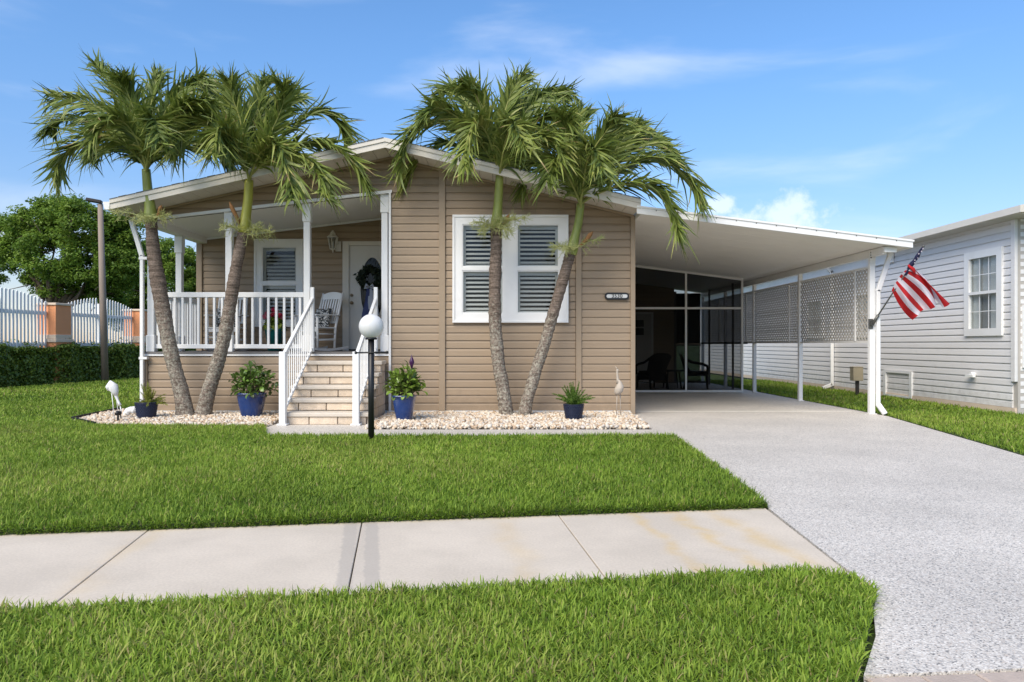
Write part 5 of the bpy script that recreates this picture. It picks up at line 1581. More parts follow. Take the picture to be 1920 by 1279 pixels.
def frond(parent, spine, seed, L=0.58, n=66, droop=0.5, tone=0.0):
    g = np.random.default_rng(seed)
    S = np.array([p[:] for p in bez(spine, n)])
    T = np.gradient(S, axis=0); T /= np.linalg.norm(T, axis=1, keepdims=True)
    up = np.array([0, 0, 1.0])
    side0 = np.cross(T, up)
    # keep the side vector steady along the arch
    ref = side0[min(10, n)] if np.linalg.norm(side0[min(10, n)]) > 0.2 else np.array([1.0, 0, 0])
    side = []
    prev = ref / np.linalg.norm(ref)
    ph = g.uniform(-0.5, 0.5)
    for i in range(n + 1):
        s = prev - T[i] * np.dot(prev, T[i]); s /= np.linalg.norm(s) + 1e-9
        side.append(s); prev = s
    side = np.array(side)
    nrm = np.cross(side, T)
    nrm *= np.sign(nrm[n // 4, 2] + 1e-6)
    V, Q, rr = [], [], []
    base = 0
    rows = 6
    ws = np.array([0.55, 1.0, 0.95, 0.75, 0.48, 0.06])
    per = 2
    for i in range(int(n * 0.27), n):
        t = i / n
        prof = (min(1.0, (t - 0.18) / 0.24)) ** 0.6 * (1 - 0.55 * max(0, (t - 0.55) / 0.45) ** 1.4)
        for sgn in (-1, 1):
            for q in range(per):
                p0 = S[i] + (S[min(i + 1, n)] - S[i]) * (q / per + g.uniform(-0.1, 0.1))
                ll = L * prof * g.uniform(0.78, 1.12)
                fwd = 0.66 + 0.50 * t + 0.45 * max(0.0, T[i][2]) + g.normal(0, 0.06)
                lift = (0.40 if (i + q) % 2 else 0.08) + g.normal(0, 0.10)
                d = T[i] * fwd + side[i] * sgn * (0.80 - 0.2 * t) + nrm[i] * lift
                d = d + np.array([0.05, 0, 0]) + g.normal(0, 0.03, 3)
                d /= np.linalg.norm(d)
                dr = droop * g.uniform(0.35, 1.2); curl = g.normal(0, 1, 3)
                s_ = np.linspace(0, 1, rows)[:, None]
                cur = p0 + d * ll * s_ + np.array([0, 0, -1.0]) * ll * dr * s_ ** 2 + g.normal(0, 0.085, 3) * s_ ** 2.6 + curl * np.sin(s_ * 5.0) * 0.012
                tn = np.gradient(cur, axis=0); tn /= np.linalg.norm(tn, axis=1, keepdims=True)
                wv = T[i] - tn * (tn @ T[i])[:, None]
                wv = wv + nrm[i] * g.normal(0, 0.35)
                wv = wv - tn * np.sum(wv * tn, 1)[:, None]
                wv /= np.linalg.norm(wv, axis=1, keepdims=True) + 1e-9
                wid = 0.0185 * g.uniform(0.75, 1.2) * ws[:, None]
                fold = np.cross(tn, wv) * wid * 0.35
                vv = np.stack([cur - wv * wid + fold, cur + wv * wid + fold], 1).reshape(-1, 3)
                V.append(vv)
                for j in range(rows - 1):
                    b_ = base + 2 * j
                    Q.append((b_, b_ + 1, b_ + 3, b_ + 2))
                r0 = np.clip(g.normal(0.42 + tone, 0.17), 0.02, 0.9)
                rv = np.full(rows * 2, r0)
                if g.uniform() < 0.22: rv[-4:] = np.clip(r0 + g.uniform(0.15, 0.5), 0, 1)
                rr.append(rv)
                base += rows * 2
    # midrib
    m = MB().tube([Vector(p) for p in S[::4]], [0.022 * (1 - 0.88 * k / (len(S[::4]) - 1)) + 0.002 for k in range(len(S[::4]))], 6, True)
    mv = np.array([p[:] for p in m.v])
    V.append(mv); nq = [tuple(base + q for q in f) for f in m.f if len(f) == 4]
    rr.append(np.full(len(mv), 0.86))
    o = np_mesh('frond', np.concatenate(V), np.array(Q + nq), M['frond'], parent, {'rnd': np.concatenate(rr)}, True)
    return o

def flower_stalk(parent, p0, d, seed, L=0.5, n=34):
    g = random.Random(seed)
    mb = MB()
    d = Vector(d).normalized()
    main = [p0 + d * L * t + Vector((0, 0, -0.22 * L * t * t + 0.10 * L * t)) for t in (0, .2, .4, .6, .8, 1)]
    mb.tube(main, [0.016, 0.013, 0.010, 0.008, 0.006, 0.003], 6)
    for k in range(n):
        t = 0.12 + 0.88 * (k + g.random()) / n
        b = p0 + d * L * t + Vector((0, 0, -0.22 * L * t * t + 0.10 * L * t))
        v = (Vector((g.gauss(0, 1), g.gauss(0, 1), g.gauss(0, 0.8))).normalized() + d * 0.7).normalized()
        ll = g.uniform(0.10, 0.26) * (1.15 - 0.6 * t)
        e = b + v * ll + Vector((0, 0, -0.04))
        mid = b + v * ll * 0.5
        mb.tube([b, mid, e], [0.0045, 0.004, 0.002], 3, False)
        for q in range(3):
            s = b.lerp(e, g.uniform(0.25, 0.9))
            w = (v + Vector((g.gauss(0, 1), g.gauss(0, 1), g.gauss(0, 1))) * 0.7).normalized()
            mb.tube([s, s + w * g.uniform(0.05, 0.11)], [0.0035, 0.0018], 3, False)
    return mb.build('flower_stalk', M['stalk'], parent, recalc=False)

def palm(label, trunk_px, trunk_r, shaft_px, shaft_r, fronds, Y, seed, shaft_mat, lean_y=0.0):
    g = random.Random(seed)
    tk = {1: 0.82, 2: 0.82, 3: 0.88, 4: 0.82}[seed]
    n = len(trunk_px)
    tp_ = [P(x, y, Y + lean_y * i / n) for i, (x, y) in enumerate(trunk_px)]
    base = tp_[0].copy(); base.z = 0.0
    root = thing('palm_tree', label, 'palm tree', base, 'palm trees in front of the house')
    tp_[0].z = -0.05
    N_ = 120
    c = bez(tp_, N_)
    rad = []
    for i in range(N_ + 1):
        t = i / N_
        f = t * (n - 1); k = min(int(f), n - 2)
        r_ = (trunk_r[k] + (trunk_r[k + 1] - trunk_r[k]) * (f - k))
        ring = 0.065 * (1 if i % 4 == 0 else (-0.4 if i % 4 == 2 else 0))
        rad.append(tk * r_ * (1 + ring * min(1, 0.4 + t) + 0.03 * math.sin(i * 0.31 + seed) + g.uniform(-0.018, 0.018)))
    MB().tube(c, rad, 20).build('trunk', M['trunk'], root, recalc=False)
    sp_ = [P(x, y, Y + lean_y) for x, y in shaft_px]
    cs = bez(sp_, 20)
    sr = [0.85 * shaft_r[0] + 0.85 * (shaft_r[1] - shaft_r[0]) * (i / 20) + 0.018 * math.exp(-((i / 20 - 0.12) / 0.14) ** 2) for i in range(21)]
    MB().tube(cs, sr, 18).build('crownshaft', shaft_mat, root, recalc=False)
    for k, (pts, dz, *opt) in enumerate(fronds):
        m = len(pts)
        sp2 = [sp_[-1] * 1.0 + Vector((0, 0, -0.12))] + [P(x, y, Y + lean_y + dz * ((i + 0.6) / (m - 0.4)) ** 1.2) for i, (x, y) in enumerate(pts)]
        frond(root, sp2, seed * 100 + k, L=(opt[0] if opt else 0.55) * 1.06, droop=opt[1] if len(opt) > 1 else 0.5, tone=g.uniform(-0.08, 0.10))
    return root

s_ = 120.0
p1 = palm('leftmost palm leaning left, tallest crown over the porch corner', [(349, 780), (341, 740), (323, 672), (309, 602), (297, 532), (288, 472), (283, 414)],
     [0.19, 0.138, 0.132, 0.136, 0.138, 0.118, 0.105], [(283, 417), (281, 385), (277, 355), (274, 318)], (0.10, 0.075),
     [([(268, 308), (233, 272), (180, 258), (128, 282), (108, 330)], -0.3), ([(268, 300), (230, 235), (165, 192), (92, 182)], 0.2), ([(270, 295), (245, 222), (210, 160), (178, 118)], 0.5, 0.5, 0.25),
      ([(274, 295), (280, 220), (290, 165), (297, 140)], 0.4, 0.45, 0.3), ([(279, 300), (305, 220), (342, 168), (378, 148)], 0.2), ([(280, 305), (320, 243), (372, 220), (415, 250), (430, 292)], -0.5),
      ([(282, 308), (330, 275), (385, 272), (428, 310)], 0.8), ([(276, 305), (285, 250), (290, 225), (300, 265)], -1.1), ([(272, 305), (250, 250), (222, 225), (190, 240), (170, 275)], -0.9),
      ([(280, 300), (320, 235), (352, 200), (390, 190)], -0.7), ([(272, 300), (255, 220), (238, 170), (228, 150)], -0.4, 0.5, 0.3),
      ([(270, 305), (225, 255), (162, 228), (110, 225), (92, 250)], 0.9), ([(270, 308), (240, 285), (200, 275), (172, 300)], 0.9)], 11.35, 1, M['shaft'])
p2 = palm('second palm from the left, leaning right over the porch railing', [(379, 780), (389, 742), (402, 700), (417, 648), (430, 580), (441, 512), (450, 465), (456, 434)],
     [0.165, 0.132, 0.128, 0.122, 0.118, 0.108, 0.10, 0.095], [(457, 437), (461, 405), (465, 375), (467, 338)], (0.092, 0.078),
     [([(463, 325), (440, 272), (397, 230), (350, 245), (326, 290)], -0.5), ([(463, 320), (430, 240), (402, 180), (390, 155)], 0.4, 0.5, 0.3), ([(465, 318), (453, 235), (437, 185), (429, 155)], -0.3, 0.5, 0.3),
      ([(468, 318), (480, 235), (488, 180), (498, 150)], 0.3, 0.5, 0.3), ([(470, 318), (510, 245), (532, 190), (530, 160)], -0.5, 0.5, 0.3), ([(472, 320), (530, 258), (588, 212), (628, 225), (645, 256)], 0.3),
      ([(473, 322), (530, 278), (598, 268), (652, 295), (684, 345)], -0.2), ([(473, 325), (512, 297), (560, 295), (598, 322), (610, 365)], -0.9), ([(471, 325), (492, 283), (520, 272), (542, 325), (548, 370)], -1.2),
      ([(464, 325), (440, 265), (412, 247), (398, 290)], -1.1), ([(463, 320), (420, 252), (375, 202), (345, 185)], 0.8), ([(471, 318), (497, 228), (522, 195), (556, 178)], 0.5)], 11.35, 2, M['shaft2'])
p3 = palm('palm with nearly upright grey trunk in front of the double window', [(951, 780), (946, 750), (941, 715), (936, 690), (931, 640), (928, 590), (928, 530), (930, 470), (930, 428)],
     [0.15, 0.118, 0.116, 0.115, 0.113, 0.110, 0.107, 0.100, 0.10], [(930, 432), (933, 395), (935, 365), (937, 325)], (0.092, 0.072),
     [([(930, 318), (895, 275), (832, 232), (775, 250), (750, 315)], -0.2), ([(930, 322), (890, 288), (832, 270), (782, 305), (765, 340)], 0.5), ([(932, 310), (890, 220), (852, 168), (825, 180)], 0.4),
      ([(934, 310), (915, 225), (892, 178), (868, 160)], -0.4, 0.5, 0.35), ([(937, 310), (945, 220), (962, 168), (982, 142)], 0.2, 0.5, 0.3), ([(939, 312), (975, 225), (1018, 180), (1066, 172)], 0.4),
      ([(940, 315), (985, 243), (1035, 215), (1066, 242), (1074, 285)], -0.4), ([(941, 318), (985, 275), (1030, 262), (1056, 300)], -1.0), ([(933, 318), (915, 255), (892, 230), (874, 270), (874, 315)], -1.1),
      ([(937, 310), (955, 235), (983, 195), (1003, 170)], 0.9, 0.5, 0.35), ([(931, 315), (880, 240), (825, 202), (797, 218)], -0.7), ([(938, 318), (950, 258), (965, 235), (985, 275)], -1.3)], 11.4, 3, M['shaft'])
p4 = palm('rightmost palm leaning right, crown reaching over the carport roof', [(981, 780), (988, 752), (997, 722), (1008, 685), (1022, 642), (1036, 592), (1052, 537), (1063, 498), (1070, 474)],
     [0.135, 0.115, 0.112, 0.112, 0.11, 0.105, 0.105, 0.10, 0.098], [(1071, 478), (1078, 445), (1084, 420), (1089, 382)], (0.085, 0.072),
     [([(1083, 372), (1045, 322), (1002, 305), (982, 348)], 0.3), ([(1084, 370), (1052, 285), (1032, 252), (1014, 238)], 0.4), ([(1087, 368), (1080, 285), (1084, 230), (1092, 208)], 0.3, 0.5, 0.3),
      ([(1091, 368), (1110, 288), (1138, 245), (1155, 222)], -0.4, 0.5, 0.35), ([(1092, 370), (1145, 295), (1172, 256), (1198, 232)], 0.3), ([(1094, 372), (1160, 305), (1218, 268), (1265, 292)], 0.5),
      ([(1095, 375), (1170, 315), (1236, 297), (1290, 335), (1310, 380)], -0.3), ([(1095, 378), (1160, 348), (1222, 350), (1256, 398), (1266, 430)], -0.7), ([(1086, 375), (1062, 325), (1042, 298), (1024, 340)], -1.0),
      ([(1090, 372), (1100, 305), (1115, 280), (1130, 322)], -1.3), ([(1092, 370), (1130, 288), (1185, 245), (1235, 258)], 0.9), ([(1083, 372), (1032, 315), (990, 297), (968, 310)], 0.9),
      ([(1085, 370), (1065, 280), (1060, 240), (1052, 215)], -0.5, 0.5, 0.3)], 11.4, 4, M['shaft'])
for root, base, dirs in ((p1, (282, 412), ((-1, -0.3, 0.35), (1, -0.4, 0.25), (0.2, -1, 0.1))), (p2, (459, 434), ((1, -0.4, 0.05), (0.8, -0.6, 0.15), (-0.5, -0.5, 0.2))),
                         (p3, (930, 426), ((1, -0.35, 0.40), (0.55, -0.7, 0.35), (-1, -0.5, 0.3), (-0.6, -0.8, -0.1), (0.6, -0.8, -0.2))), (p4, (1072, 470), ((1, -0.2, 0.55), (-0.8, -0.5, 0.25), (-0.3, -1, 0.2)))):
    for k, d in enumerate(dirs):
        flower_stalk(root, P(base[0], base[1], 11.32), d, 50 + k + base[0], L=0.50 if k == 0 else 0.36)
def spathe(root, a, b, Y):
    pa_, pb_ = P(*a, Y), P(*b, Y - 0.1)
    MB().tube([pa_, pa_.lerp(pb_, 0.4) + Vector((0.02, 0, 0)), pa_.lerp(pb_, 0.8), pb_], [0.012, 0.03, 0.034, 0.004], 8).build('spathe', M['spathe'], root)
spathe(p2, (452, 432), (430, 378), 11.3)
spathe(p4, (1086, 462), (1112, 434), 11.3)
spathe(p3, (940, 425), (955, 402), 11.3)
spathe(p1, (292, 410), (303, 385), 11.3)

# ------------------------------------------------------------------ pots and their plants
def pot(label, x, Y, z0, hgt, r0, r1, mat, cat='pot', sq=0.0, group='blue pots along the pebble bed', weave=False):
    t = thing('flower_pot', label, cat, (px(x, Y), Y, z0), group)
    prof = [(0.0, 0.0), (r0, 0.0), (r0 * 1.02, 0.01)]
    for k in range(1, 9):
        f = k / 8
        prof.append((r0 + (r1 - r0) * (f ** 0.75), hgt * f * 0.94))
    prof += [(r1 + 0.008, hgt * 0.945), (r1 + 0.010, hgt), (r1 - 0.018, hgt), (r1 - 0.022, hgt * 0.88)]
    MB().lathe(prof, (0, 0, 0), 40, True, sq).build('pot_body', mat, t, local=True)
    MB().lathe([(r1 - 0.02, hgt * 0.90), (0.0, hgt * 0.91)], (0, 0, 0), 40, False, sq).build('potting_soil', M['soil'], t, local=True)
    if weave:
        mb = MB()
        rows, cols = 9, 26
        for j in range(rows):
            f0 = (j + 0.5) / rows
            r_ = r0 + (r1 - r0) * (f0 ** 0.75) + 0.003
            z = hgt * 0.92 * f0 + 0.004
            for i in range(cols):
                a = 2 * math.pi * (i + 0.5 * (j % 2)) / cols
                c = Vector((r_ * math.cos(a), r_ * math.sin(a), z)); tv = Vector((-math.sin(a), math.cos(a), 0))
                mb.bar(c - tv * r_ * 0.10, c + tv * r_ * 0.10, 0.012, hgt * 0.06)
        tag(mb.build('woven_strands', mat, t, local=True), kind='stuff')
    return t
pot('glossy blue pot left of the steps holding a broad leaved shrub', 472, 11.2, 0.03, 0.37, 0.135, 0.212, M['bluepot'], sq=0.35)
pot('tall tapered blue pot right of the steps with light green shrub', 757.5, 10.6, 0.03, 0.375, 0.10, 0.175, M['bluepot'], sq=0.35)
pot('small navy woven pot at the left end of the pebble bed', 274.5, 10.95, 0.03, 0.245, 0.118, 0.155, M['navypot'], weave=True)
pot('small navy woven pot under the right end of the front wall', 1075.5, 10.75, 0.03, 0.232, 0.105, 0.146, M['navypot'], weave=True)

def leaf_mesh(mat, L=0.115, W=0.06):
    vs = [(0, 0, 0)]
    prof = [(0.15, 0.25, 0.004), (0.45, 0.75, 0.010), (0.72, 1.0, 0.008), (0.92, 0.62, -0.002)]
    for t, w, z in prof: vs += [(-w * W / 2, t * L, z + 0.010 * w), (0, t * L, z), (w * W / 2, t * L, z + 0.010 * w)]
    vs.append((0, L, -0.012))
    fs = [(0, 2, 1), (0, 3, 2)]
    for j in range(3):
        a = 1 + 3 * j
        fs += [(a, a + 1, a + 4, a + 3), (a + 1, a + 2, a + 5, a + 4)]
    fs += [(10, 11, 13), (11, 12, 13)]
    me = bpy.data.meshes.new('leaf')
    me.from_pydata(vs, [], fs)
    me.polygons.foreach_set('use_smooth', [True] * len(fs))
    setmats(me, mat)
    return me
def clusia(label, x, Y, z0, rx, rz, mat, n, seed, loose):
    g = random.Random(seed)
    t = thing('broadleaf_shrub', label, 'shrub', (px(x, Y), Y, z0), 'broad leaved shrubs in blue pots')
    me = leaf_mesh(mat)
    sm = MB()
    tips = []
    for k in range(24):
        a = 2 * math.pi * (k * 0.381966); el = math.acos(1 - 0.92 * ((k + 0.5) / 24))
        rr = g.uniform(0.80, 1.0) if not loose else g.uniform(0.7, 1.05)
        tip = Vector((math.cos(a) * math.sin(el) * rx * rr, math.sin(a) * math.sin(el) * rx * 0.9 * rr, math.cos(el) * rz * rr + 0.07 - (0.05 if el > 1.3 else 0)))
        b = Vector((tip.x * 0.15, tip.y * 0.15, -0.04))
        mid = b.lerp(tip, 0.5) + Vector((0, 0, 0.05))
        sm.tube([b, mid, tip], [0.008, 0.006, 0.004], 5, False)
        tips.append((b, mid, tip))
    sm.build('stem', M['stem'], t, local=True, recalc=False)
    per = 12
    for b, mid, tip in tips:
        for q in range(per):
            f = 0.35 + 0.65 * (q + 0.6 * g.random()) / per
            p = b.lerp(mid, f * 2) if f < 0.5 else mid.lerp(tip, f * 2 - 1)
            ax = (tip - mid).normalized()
            out = Vector((g.gauss(0, 1), g.gauss(0, 1), g.gauss(0, 1))).normalized()
            d = (ax * g.uniform(0.3, 0.9) + out * 0.9 + Vector((0, 0, 0.12))).normalized()
            up = (Vector((0, 0, 1)) + Vector((g.gauss(0, 1), g.gauss(0, 1), 0)) * 0.35)
            xx = d.cross(up).normalized(); zz = xx.cross(d)
            m = Matrix((xx, d, zz)).transposed()
            o = link('leaf', me, t, p, m.to_euler(), (1, 1, 1))
            s = g.uniform(0.75, 1.25)
            o.scale = (s, s, s)
clusia('dark green broad leaved shrub in the glossy blue pot left of the steps', 473, 11.2, 0.36, 0.37, 0.42, M['clusia'], 216, 61, False)
clusia('light green broad leaved shrub in the tall blue pot right of the steps', 758, 10.6, 0.39, 0.30, 0.36, M['clusia2'], 216, 62, True)

def plume_fern(label, x, Y, z0, mat, n, L, seed, spread, fine):
    g = np.random.default_rng(seed)
    t = thing('fern_plant', label, 'fern', (px(x, Y), Y, z0), 'ferns in navy pots')
    o = np.array(wloc(t))
    V, Q, rr = [], [], []
    base = 0
    for k in range(n):
        a = g.uniform(0, 2 * math.pi); el = g.uniform(0.05, spread)
        d = np.array([math.cos(a) * math.sin(el), math.sin(a) * math.sin(el), math.cos(el)])
        ll = L * g.uniform(0.7, 1.15)
        m = 34
        for i in range(m):
            f = (i + g.uniform()) / m
            p = o + d * ll * f + np.array([0, 0, -0.35 * ll * f * f * math.sin(el)]) + np.array([d[0], d[1], 0]) * 0.02
            for q in range(fine):
                v = g.normal(size=3); v /= np.linalg.norm(v); v = v + d * 0.6; v /= np.linalg.norm(v)
                s = 0.045 * (1.05 - 0.75 * f) * g.uniform(0.6, 1.2)
                w = np.cross(v, g.normal(size=3)); w /= np.linalg.norm(w); w *= 0.0032
                V += [p - w, p + w, p + v * s + w * 0.3, p + v * s - w * 0.3]
                Q.append((base, base + 1, base + 2, base + 3)); base += 4
                rr += [np.clip(g.normal(0.5, 0.25), 0, 1)] * 4
    np_mesh('fronds', np.array(V), np.array(Q), mat, t, {'rnd': np.array(rr)})
plume_fern('deep green foxtail fern in the small navy pot on the right', 1075, 10.75, 0.24, M['fern'], 34, 0.37, 71, 1.05, 9)
plume_fern('yellowish airy fern in the small navy pot on the left', 280, 10.95, 0.24, M['fern2'], 44, 0.33, 72, 1.3, 5)

st = thing('garden_stake', 'purple bud shaped garden stake stuck in the right blue pot', 'garden stake', (px(772, 10.55), 10.55, 0.38))
MB().tube([(0, 0, 0), (0.0, 0, 0.42)], 0.006, 6).build('rod', M['black'], st, local=True)
MB().lathe([(0.0, 0.41), (0.012, 0.42), (0.038, 0.50), (0.032, 0.53), (0.012, 0.58), (0.0, 0.62)], (0, 0, 0), 10).build('bud', M['flower_purple'], st, local=True)

# ------------------------------------------------------------------ bird statues, drain elbow, spot light
def bird(label, base, pts_body, rad_body, neck, rn, beak, legs, mat, rb=0.006):
    t = thing('bird_statue', label, 'statue', base, 'wading bird statues in the pebble bed')
    MB().tube(pts_body, rad_body, 16).build('body', mat, t)
    MB().tube(neck, rn, 12).build('neck', mat, t)
    MB().tube(beak, [0.010, 0.007, 0.002], 8).build('beak', mat, t)
    for l_ in legs: MB().tube(l_, rb, 8).build('leg', mat, t)
yb = 10.75
B = lambda x, y, d=0.0: P(x, y, yb + d)
bird('white wading bird statue bending its head down at the left lawn edge', (px(216, yb), yb, 0), [B(204, 733, .0), B(204.5, 727, 0), B(208, 722, 0), B(212, 726, 0), B(216, 735, .0), B(218, 742, 0)], [0.022, 0.052, 0.070, 0.072, 0.048, 0.026],
     [B(214, 731), B(217, 741), B(220, 749), B(223, 755.5), B(225, 760)], [0.045, 0.026, 0.018, 0.017, 0.027], [B(225.5, 761), B(227, 770), B(229, 778)], [[B(209, 733), B(211.5, 756), B(214, 786)], [B(214, 735, .06), B(219, 752, .05), B(223, 784, .04)]], M['statue'])
yb = 11.15
bird('slim weathered crane statue standing upright near the corner of the house', (px(1160, yb), yb, 0), [B(1156, 741), B(1157.5, 737), B(1160, 731), B(1162.5, 724), B(1161, 717), B(1159, 713)], [0.02, 0.052, 0.068, 0.060, 0.036, 0.022],
     [B(1160, 719), B(1158, 711), B(1157.5, 704), B(1157, 699), B(1157.5, 695), B(1158, 692.5)], [0.036, 0.019, 0.015, 0.014, 0.017, 0.020], [B(1157.6, 692.5), B(1155.5, 689.5), B(1153.8, 687)], [[B(1157, 737), B(1156.5, 757), B(1156, 778)], [B(1163, 736, .05), B(1163, 757, .05), B(1164, 778, .05)]], M['statue_old'])
de = thing('drain_elbow', 'white plastic drain elbow on pebbles behind the small left pot', 'drain pipe', (px(244, 11.3), 11.3, 0))
ey = 11.3
MB().tube([P(262, 769, ey), P(252, 768.5, ey), P(245, 768.5, ey), P(240, 770.5, ey), P(237.5, 775, ey), P(237.5, 783, ey)], 0.05, 16).build('pipe', M['pipe'], de)
MB().tube([P(249, 768.5, ey), P(255, 769, ey)], 0.055, 16).build('collar', M['pipe'], de)
sl_ = thing('spot_light', 'small black garden spotlight on a spike at the left bed edge', 'spotlight', (px(221, 10.35), 10.35, 0))
MB().bar(P(221, 792, 10.35), P(221.5, 778, 10.35), 0.022, 0.022, (0, 1, 0)).build('spike', M['black'], sl_)
MB().tube([P(217.5, 777, 10.35), P(220, 774, 10.38), P(225.5, 775, 10.42)], [0.022, 0.030, 0.032], 12).build('lamp_head', M['black'], sl_)
MB().bar(P(225.5, 775, 10.4), P(227, 784, 10.4), 0.012, 0.012, (0, 1, 0)).build('arm', M['black'], sl_)

# ------------------------------------------------------------------ fence, hedge, street light
fdir = Vector((0.149, 0.989, 0)).normalized()
fn = Vector((-fdir.y, fdir.x, 0))
P1 = Vector((-12.95, 21.1, 0))
cent = {0: P1 - fdir * 4.15, 1: P1, 2: P1 + fdir * 3.75, 3: P1 + fdir * 7.5, 4: P1 + fdir * 11.25}
fang = math.atan2(fdir.y, fdir.x) - math.pi / 2
lbl = {0: 'orange stucco fence pillar just outside the left edge', 1: 'orange stucco fence pillar left of the leaning light pole', 2: 'orange stucco fence pillar beside the porch corner post', 3: 'orange stucco fence pillar seen through the porch railing', 4: 'farthest orange stucco fence pillar behind the porch'}
for k, c in cent.items():
    t = thing('fence_pillar', lbl[k], 'pillar', c, 'orange stucco pillars of the boundary fence', fang)
    MB().box(-0.31, 0.31, -0.31, 0.31, 0, 1.20).box(-0.30, 0.30, -0.30, 0.30, 1.42, 2.26).build('shaft', M['orange'], t, local=True)
    MB().box(-0.35, 0.35, -0.35, 0.35, 1.2005, 1.30).box(-0.325, 0.325, -0.325, 0.325, 1.3005, 1.4195).build('band', M['band'], t, local=True, bevel=0.01)
    MB().box(-0.34, 0.34, -0.34, 0.34, 2.2605, 2.33).build('cap', M['band'], t, local=True, bevel=0.012)
def fence_panel(a, b, label, h0, h1):
    L_ = (b - a).length - 0.64
    mid = (a + b) / 2
    t = thing('picket_fence', label, 'fence', mid, 'white picket panels between orange pillars', fang)
    MB().box(-0.03, 0.03, -L_ / 2, L_ / 2, 1.10, 1.20).build('bottom_rail', M['white'], t, local=True)
    MB().box(-0.031, 0.031, -L_ / 2, L_ / 2, 1.98, 2.09).build('top_rail', M['white'], t, local=True)
    MB().box(-0.06, 0.06, -0.08, 0.08, 0.9, 2.42).build('post', M['white'], t, local=True)
    n = int(L_ / 0.125)
    for k in range(n):
        u = (k + 0.5) / n * 2 - 1
        if abs(u) < 0.045: continue
        top = h0 + (h1 - h0) * (1 - u * u)
        y = u * L_ / 2
        me = MB().prism([(-0.03, 1.0), (0.03, 1.0), (0.03, top - 0.04), (0.0, top), (-0.03, top - 0.04)], lambda p_, q_: (0.033, p_, q_), lambda p_, q_: (0.052, p_, q_))
        me.add([(p.x, p.y, p.z) for p in []], [])
        o = me.build('picket', M['white'], t, local=True)
        o.location = (0, y, 0)
fence_panel(cent[0], cent[1], 'white picket fence panel at the left edge of the photo', 2.36, 2.66)
fence_panel(cent[1], cent[2], 'white picket fence panel behind the leaning light pole', 2.32, 2.60)
fence_panel(cent[2], cent[3], 'white picket fence panel seen through the porch railing', 2.32, 2.60)
fence_panel(cent[3], cent[4], 'farthest white picket fence panel behind the porch', 2.32, 2.60)

hd = thing('hedge', 'long clipped dark green hedge in front of the picket fence', 'hedge', (-12.6, 20, 0))
h0_, h1_ = Vector((-13.9, 12.5, 0)), Vector((-11.35, 29.0, 0))
hdir = (h1_ - h0_).normalized(); hn = Vector((-hdir.y, hdir.x, 0))
Lh = (h1_ - h0_).length
def hedge_c(n, g):
    s = g.uniform(0, Lh, n); f = g.uniform(0, 1, n)
    bump = 0.07 * np.sin(s * 2.3) + 0.05 * np.sin(s * 5.1 + 1)
    face = g.uniform(0, 1, n) < 0.62
    top = 1.08 + bump * 0.7
    w = np.where(face, 0.0 + g.uniform(0, 0.16, n) - bump, g.uniform(0.0, 0.9, n))
    z = np.where(face, g.uniform(0.02, 1.0, n) * top, top - g.uniform(0, 0.16, n))
    stray = g.uniform(size=n) < 0.10
    z = np.where(stray & ~face, z + g.uniform(0, 0.22, n), z)
    c = np.array(h0_)[None] + np.array(hdir)[None] * s[:, None] + np.array(hn)[None] * w[:, None]
    c[:, 2] = z
    nr = np.where(face[:, None], -np.array(hn)[None] + np.array([0, 0, 0.4]), np.array([0, 0, 1.0]))
    rnd = np.clip(g.normal(0.42, 0.2, n) + 0.25 * (z / 1.1 - 0.5) * 0 + np.where(g.uniform(size=n) < 0.12, 0.35, 0), 0, 1)
    return c, nr, rnd
V, Q, r_ = cards(60000, hedge_c, 0.095, 0.8, 81, 0.55)
np_mesh('foliage', V, Q, M['hedge'], hd, {'rnd': r_})
MB().add([tuple(h0_ + hn * 0.17), tuple(h1_ + hn * 0.17), tuple(h1_ + hn * 0.85), tuple(h0_ + hn * 0.85)] + [tuple(p + Vector((0, 0, 0.95))) for p in (h0_ + hn * 0.17, h1_ + hn * 0.17, h1_ + hn * 0.85, h0_ + hn * 0.85)], BF).build('dark_core', M['core'], hd)  # solid block coloured dark for the shaded inside of the hedge

sY = 21.6
sl = thing('street_light', 'tall weathered street light pole leaning slightly in front of the hedge', 'street light', G(197, 716))
b0 = G(197, 716)
t0 = P(188, 383, b0.y)
MB().tube([b0, b0.lerp(t0, 0.5), t0], [0.105, 0.095, 0.075], 10).build('pole', M['pole'], sl)
MB().bar(t0 + Vector((0.05, 0, 0.06)), P(162, 374, b0.y - 0.1), 0.20, 0.10).build('lamp_head', M['bronze'], sl, bevel=0.02)

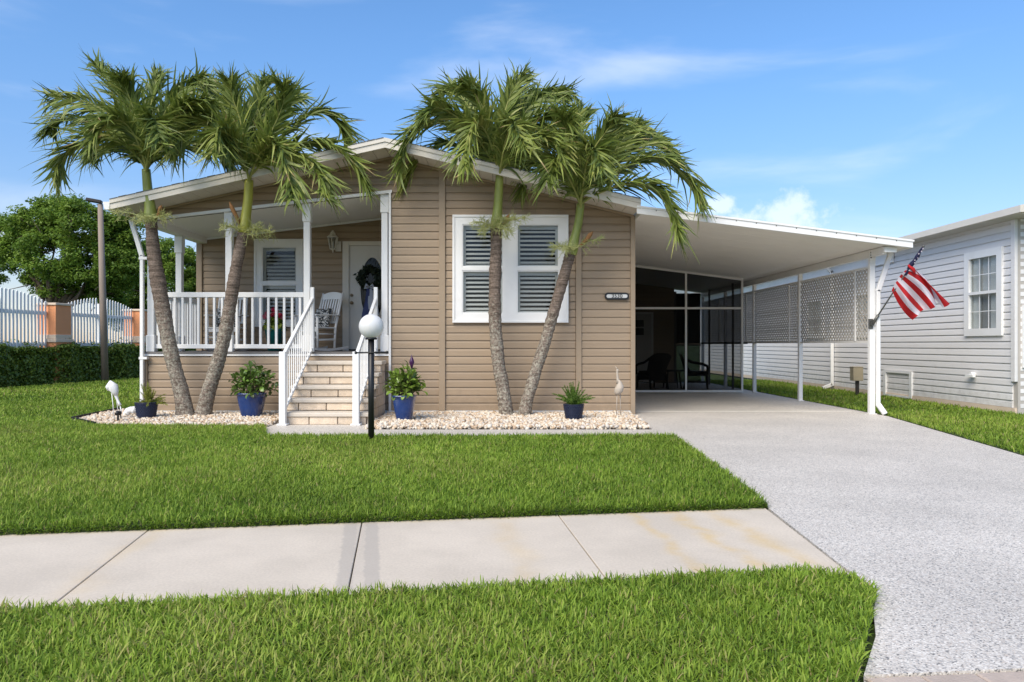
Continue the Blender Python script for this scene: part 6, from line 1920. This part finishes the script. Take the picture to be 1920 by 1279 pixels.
# ------------------------------------------------------------------ trees behind the fence
def tree(label, base, height, lobes, nleaf, leaf, seed, limbs):
    g = np.random.default_rng(seed)
    t = thing('shade_tree', label, 'tree', base, 'leafy trees behind the fence')
    b = Vector(base)
    tr = MB().tube([b, b + Vector((0.1, 0, height * 0.18)), b + Vector((-0.05, 0.1, height * 0.38))], [0.30, 0.22, 0.17], 10)
    tr.build('trunk', M['bark'], t)
    br = MB()
    for k in range(limbs):
        lo = lobes[k % len(lobes)]
        c = b + Vector(lo[:3])
        s = b + Vector((0, 0, height * (0.2 + 0.18 * g.uniform())))
        e = c + Vector(g.normal(0, 0.3, 3)) * lo[3]
        m = s.lerp(e, 0.5) + Vector((0, 0, 0.3)) + Vector(g.normal(0, 0.15, 3))
        br.tube([s, m, e], [0.11, 0.07, 0.025], 6)
        for q in range(5):
            p = m.lerp(e, g.uniform(0, 1))
            br.tube([p, p + Vector(g.normal(0, 0.8, 3))], [0.03, 0.01], 5)
    br.build('limbs', M['bark'], t)
    # clumps on the skin of the lobes, leaves within the clumps
    cc, cr_ = [], []
    for (lx_, ly_, lz_, lr, ncl) in lobes:
        d = g.normal(size=(ncl, 3)); d /= np.linalg.norm(d, axis=1, keepdims=True)
        r_ = lr * g.uniform(0.55, 1.05, ncl) ** 0.6
        cc.append(np.array([lx_, ly_, lz_]) + d * r_[:, None] * np.array([1, 1, 0.85])); cr_.append(g.uniform(0.22, 0.46, ncl))
    cc = np.concatenate(cc) + np.array(b); cr_ = np.concatenate(cr_)
    tone = g.uniform(-0.16, 0.16, len(cc))
    def lf(n, g2):
        k = g2.integers(0, len(cc), n)
        d = g2.normal(size=(n, 3)); d /= np.linalg.norm(d, axis=1, keepdims=True)
        rr = g2.uniform(0.15, 1, n) ** 0.5
        c = cc[k] + d * (cr_[k] * rr)[:, None] * np.array([1.15, 1.15, 0.75])
        return c, d * 0.6 + np.array([0, 0, 0.9]), np.clip(0.5 + tone[k] + g2.normal(0, 0.16, n), 0, 1)
    V, Q, r_ = cards(nleaf, lf, leaf, 0.6, seed + 1, 0.5)
    np_mesh('crown', V, Q, M['leaf'], t, {'rnd': r_})
def S_(x, y, Y, b): 
    p = P(x, y, Y) - Vector(b)
    return p
Y1 = 31.0
b1 = (px(100, Y1), Y1, 0)
def lobes_from(px_list, Y, b):
    out = []
    for (x, y, rp, dd, ncl) in px_list:
        p = P(x, y, Y + dd) - Vector(b)
        out.append((p.x, p.y, p.z, rp * (Y + dd) / F, ncl))
    return out
tree('broad leafy tree behind the fence at the left edge of the photo', b1, 7.6,
     lobes_from([(70, 420, 52, 0, 60), (150, 425, 52, -0.6, 60), (20, 440, 45, 0.6, 44), (205, 450, 42, 0.3, 44), (100, 480, 58, -0.9, 60), (175, 495, 50, -0.5, 50), (30, 480, 34, 0.2, 24), (225, 505, 34, 0, 34), (130, 530, 46, 0.6, 40), (205, 545, 34, 0.4, 34), (80, 520, 30, 0.5, 20), (232, 425, 34, 0.2, 34), (240, 470, 34, 0.3, 34), (120, 400, 40, 0.2, 44), (-50, 450, 60, 1, 50), (-40, 510, 45, 1, 30)], Y1, b1), 84000, 0.14, 91, 14)
Y2 = 36.0
b2 = (px(300, Y2), Y2, 0)
tree('darker tree behind the porch, seen between the porch posts', b2, 6.5,
     lobes_from([(262, 500, 45, 0, 50), (300, 480, 40, 0.5, 40), (340, 500, 42, 0.3, 44), (320, 550, 48, -0.4, 50), (262, 560, 42, 0.5, 46), (380, 530, 45, 0.8, 40), (240, 590, 34, 0.6, 34), (345, 600, 40, 0.5, 40), (290, 610, 40, 0.8, 40)], Y2, b2), 60000, 0.155, 95, 10)
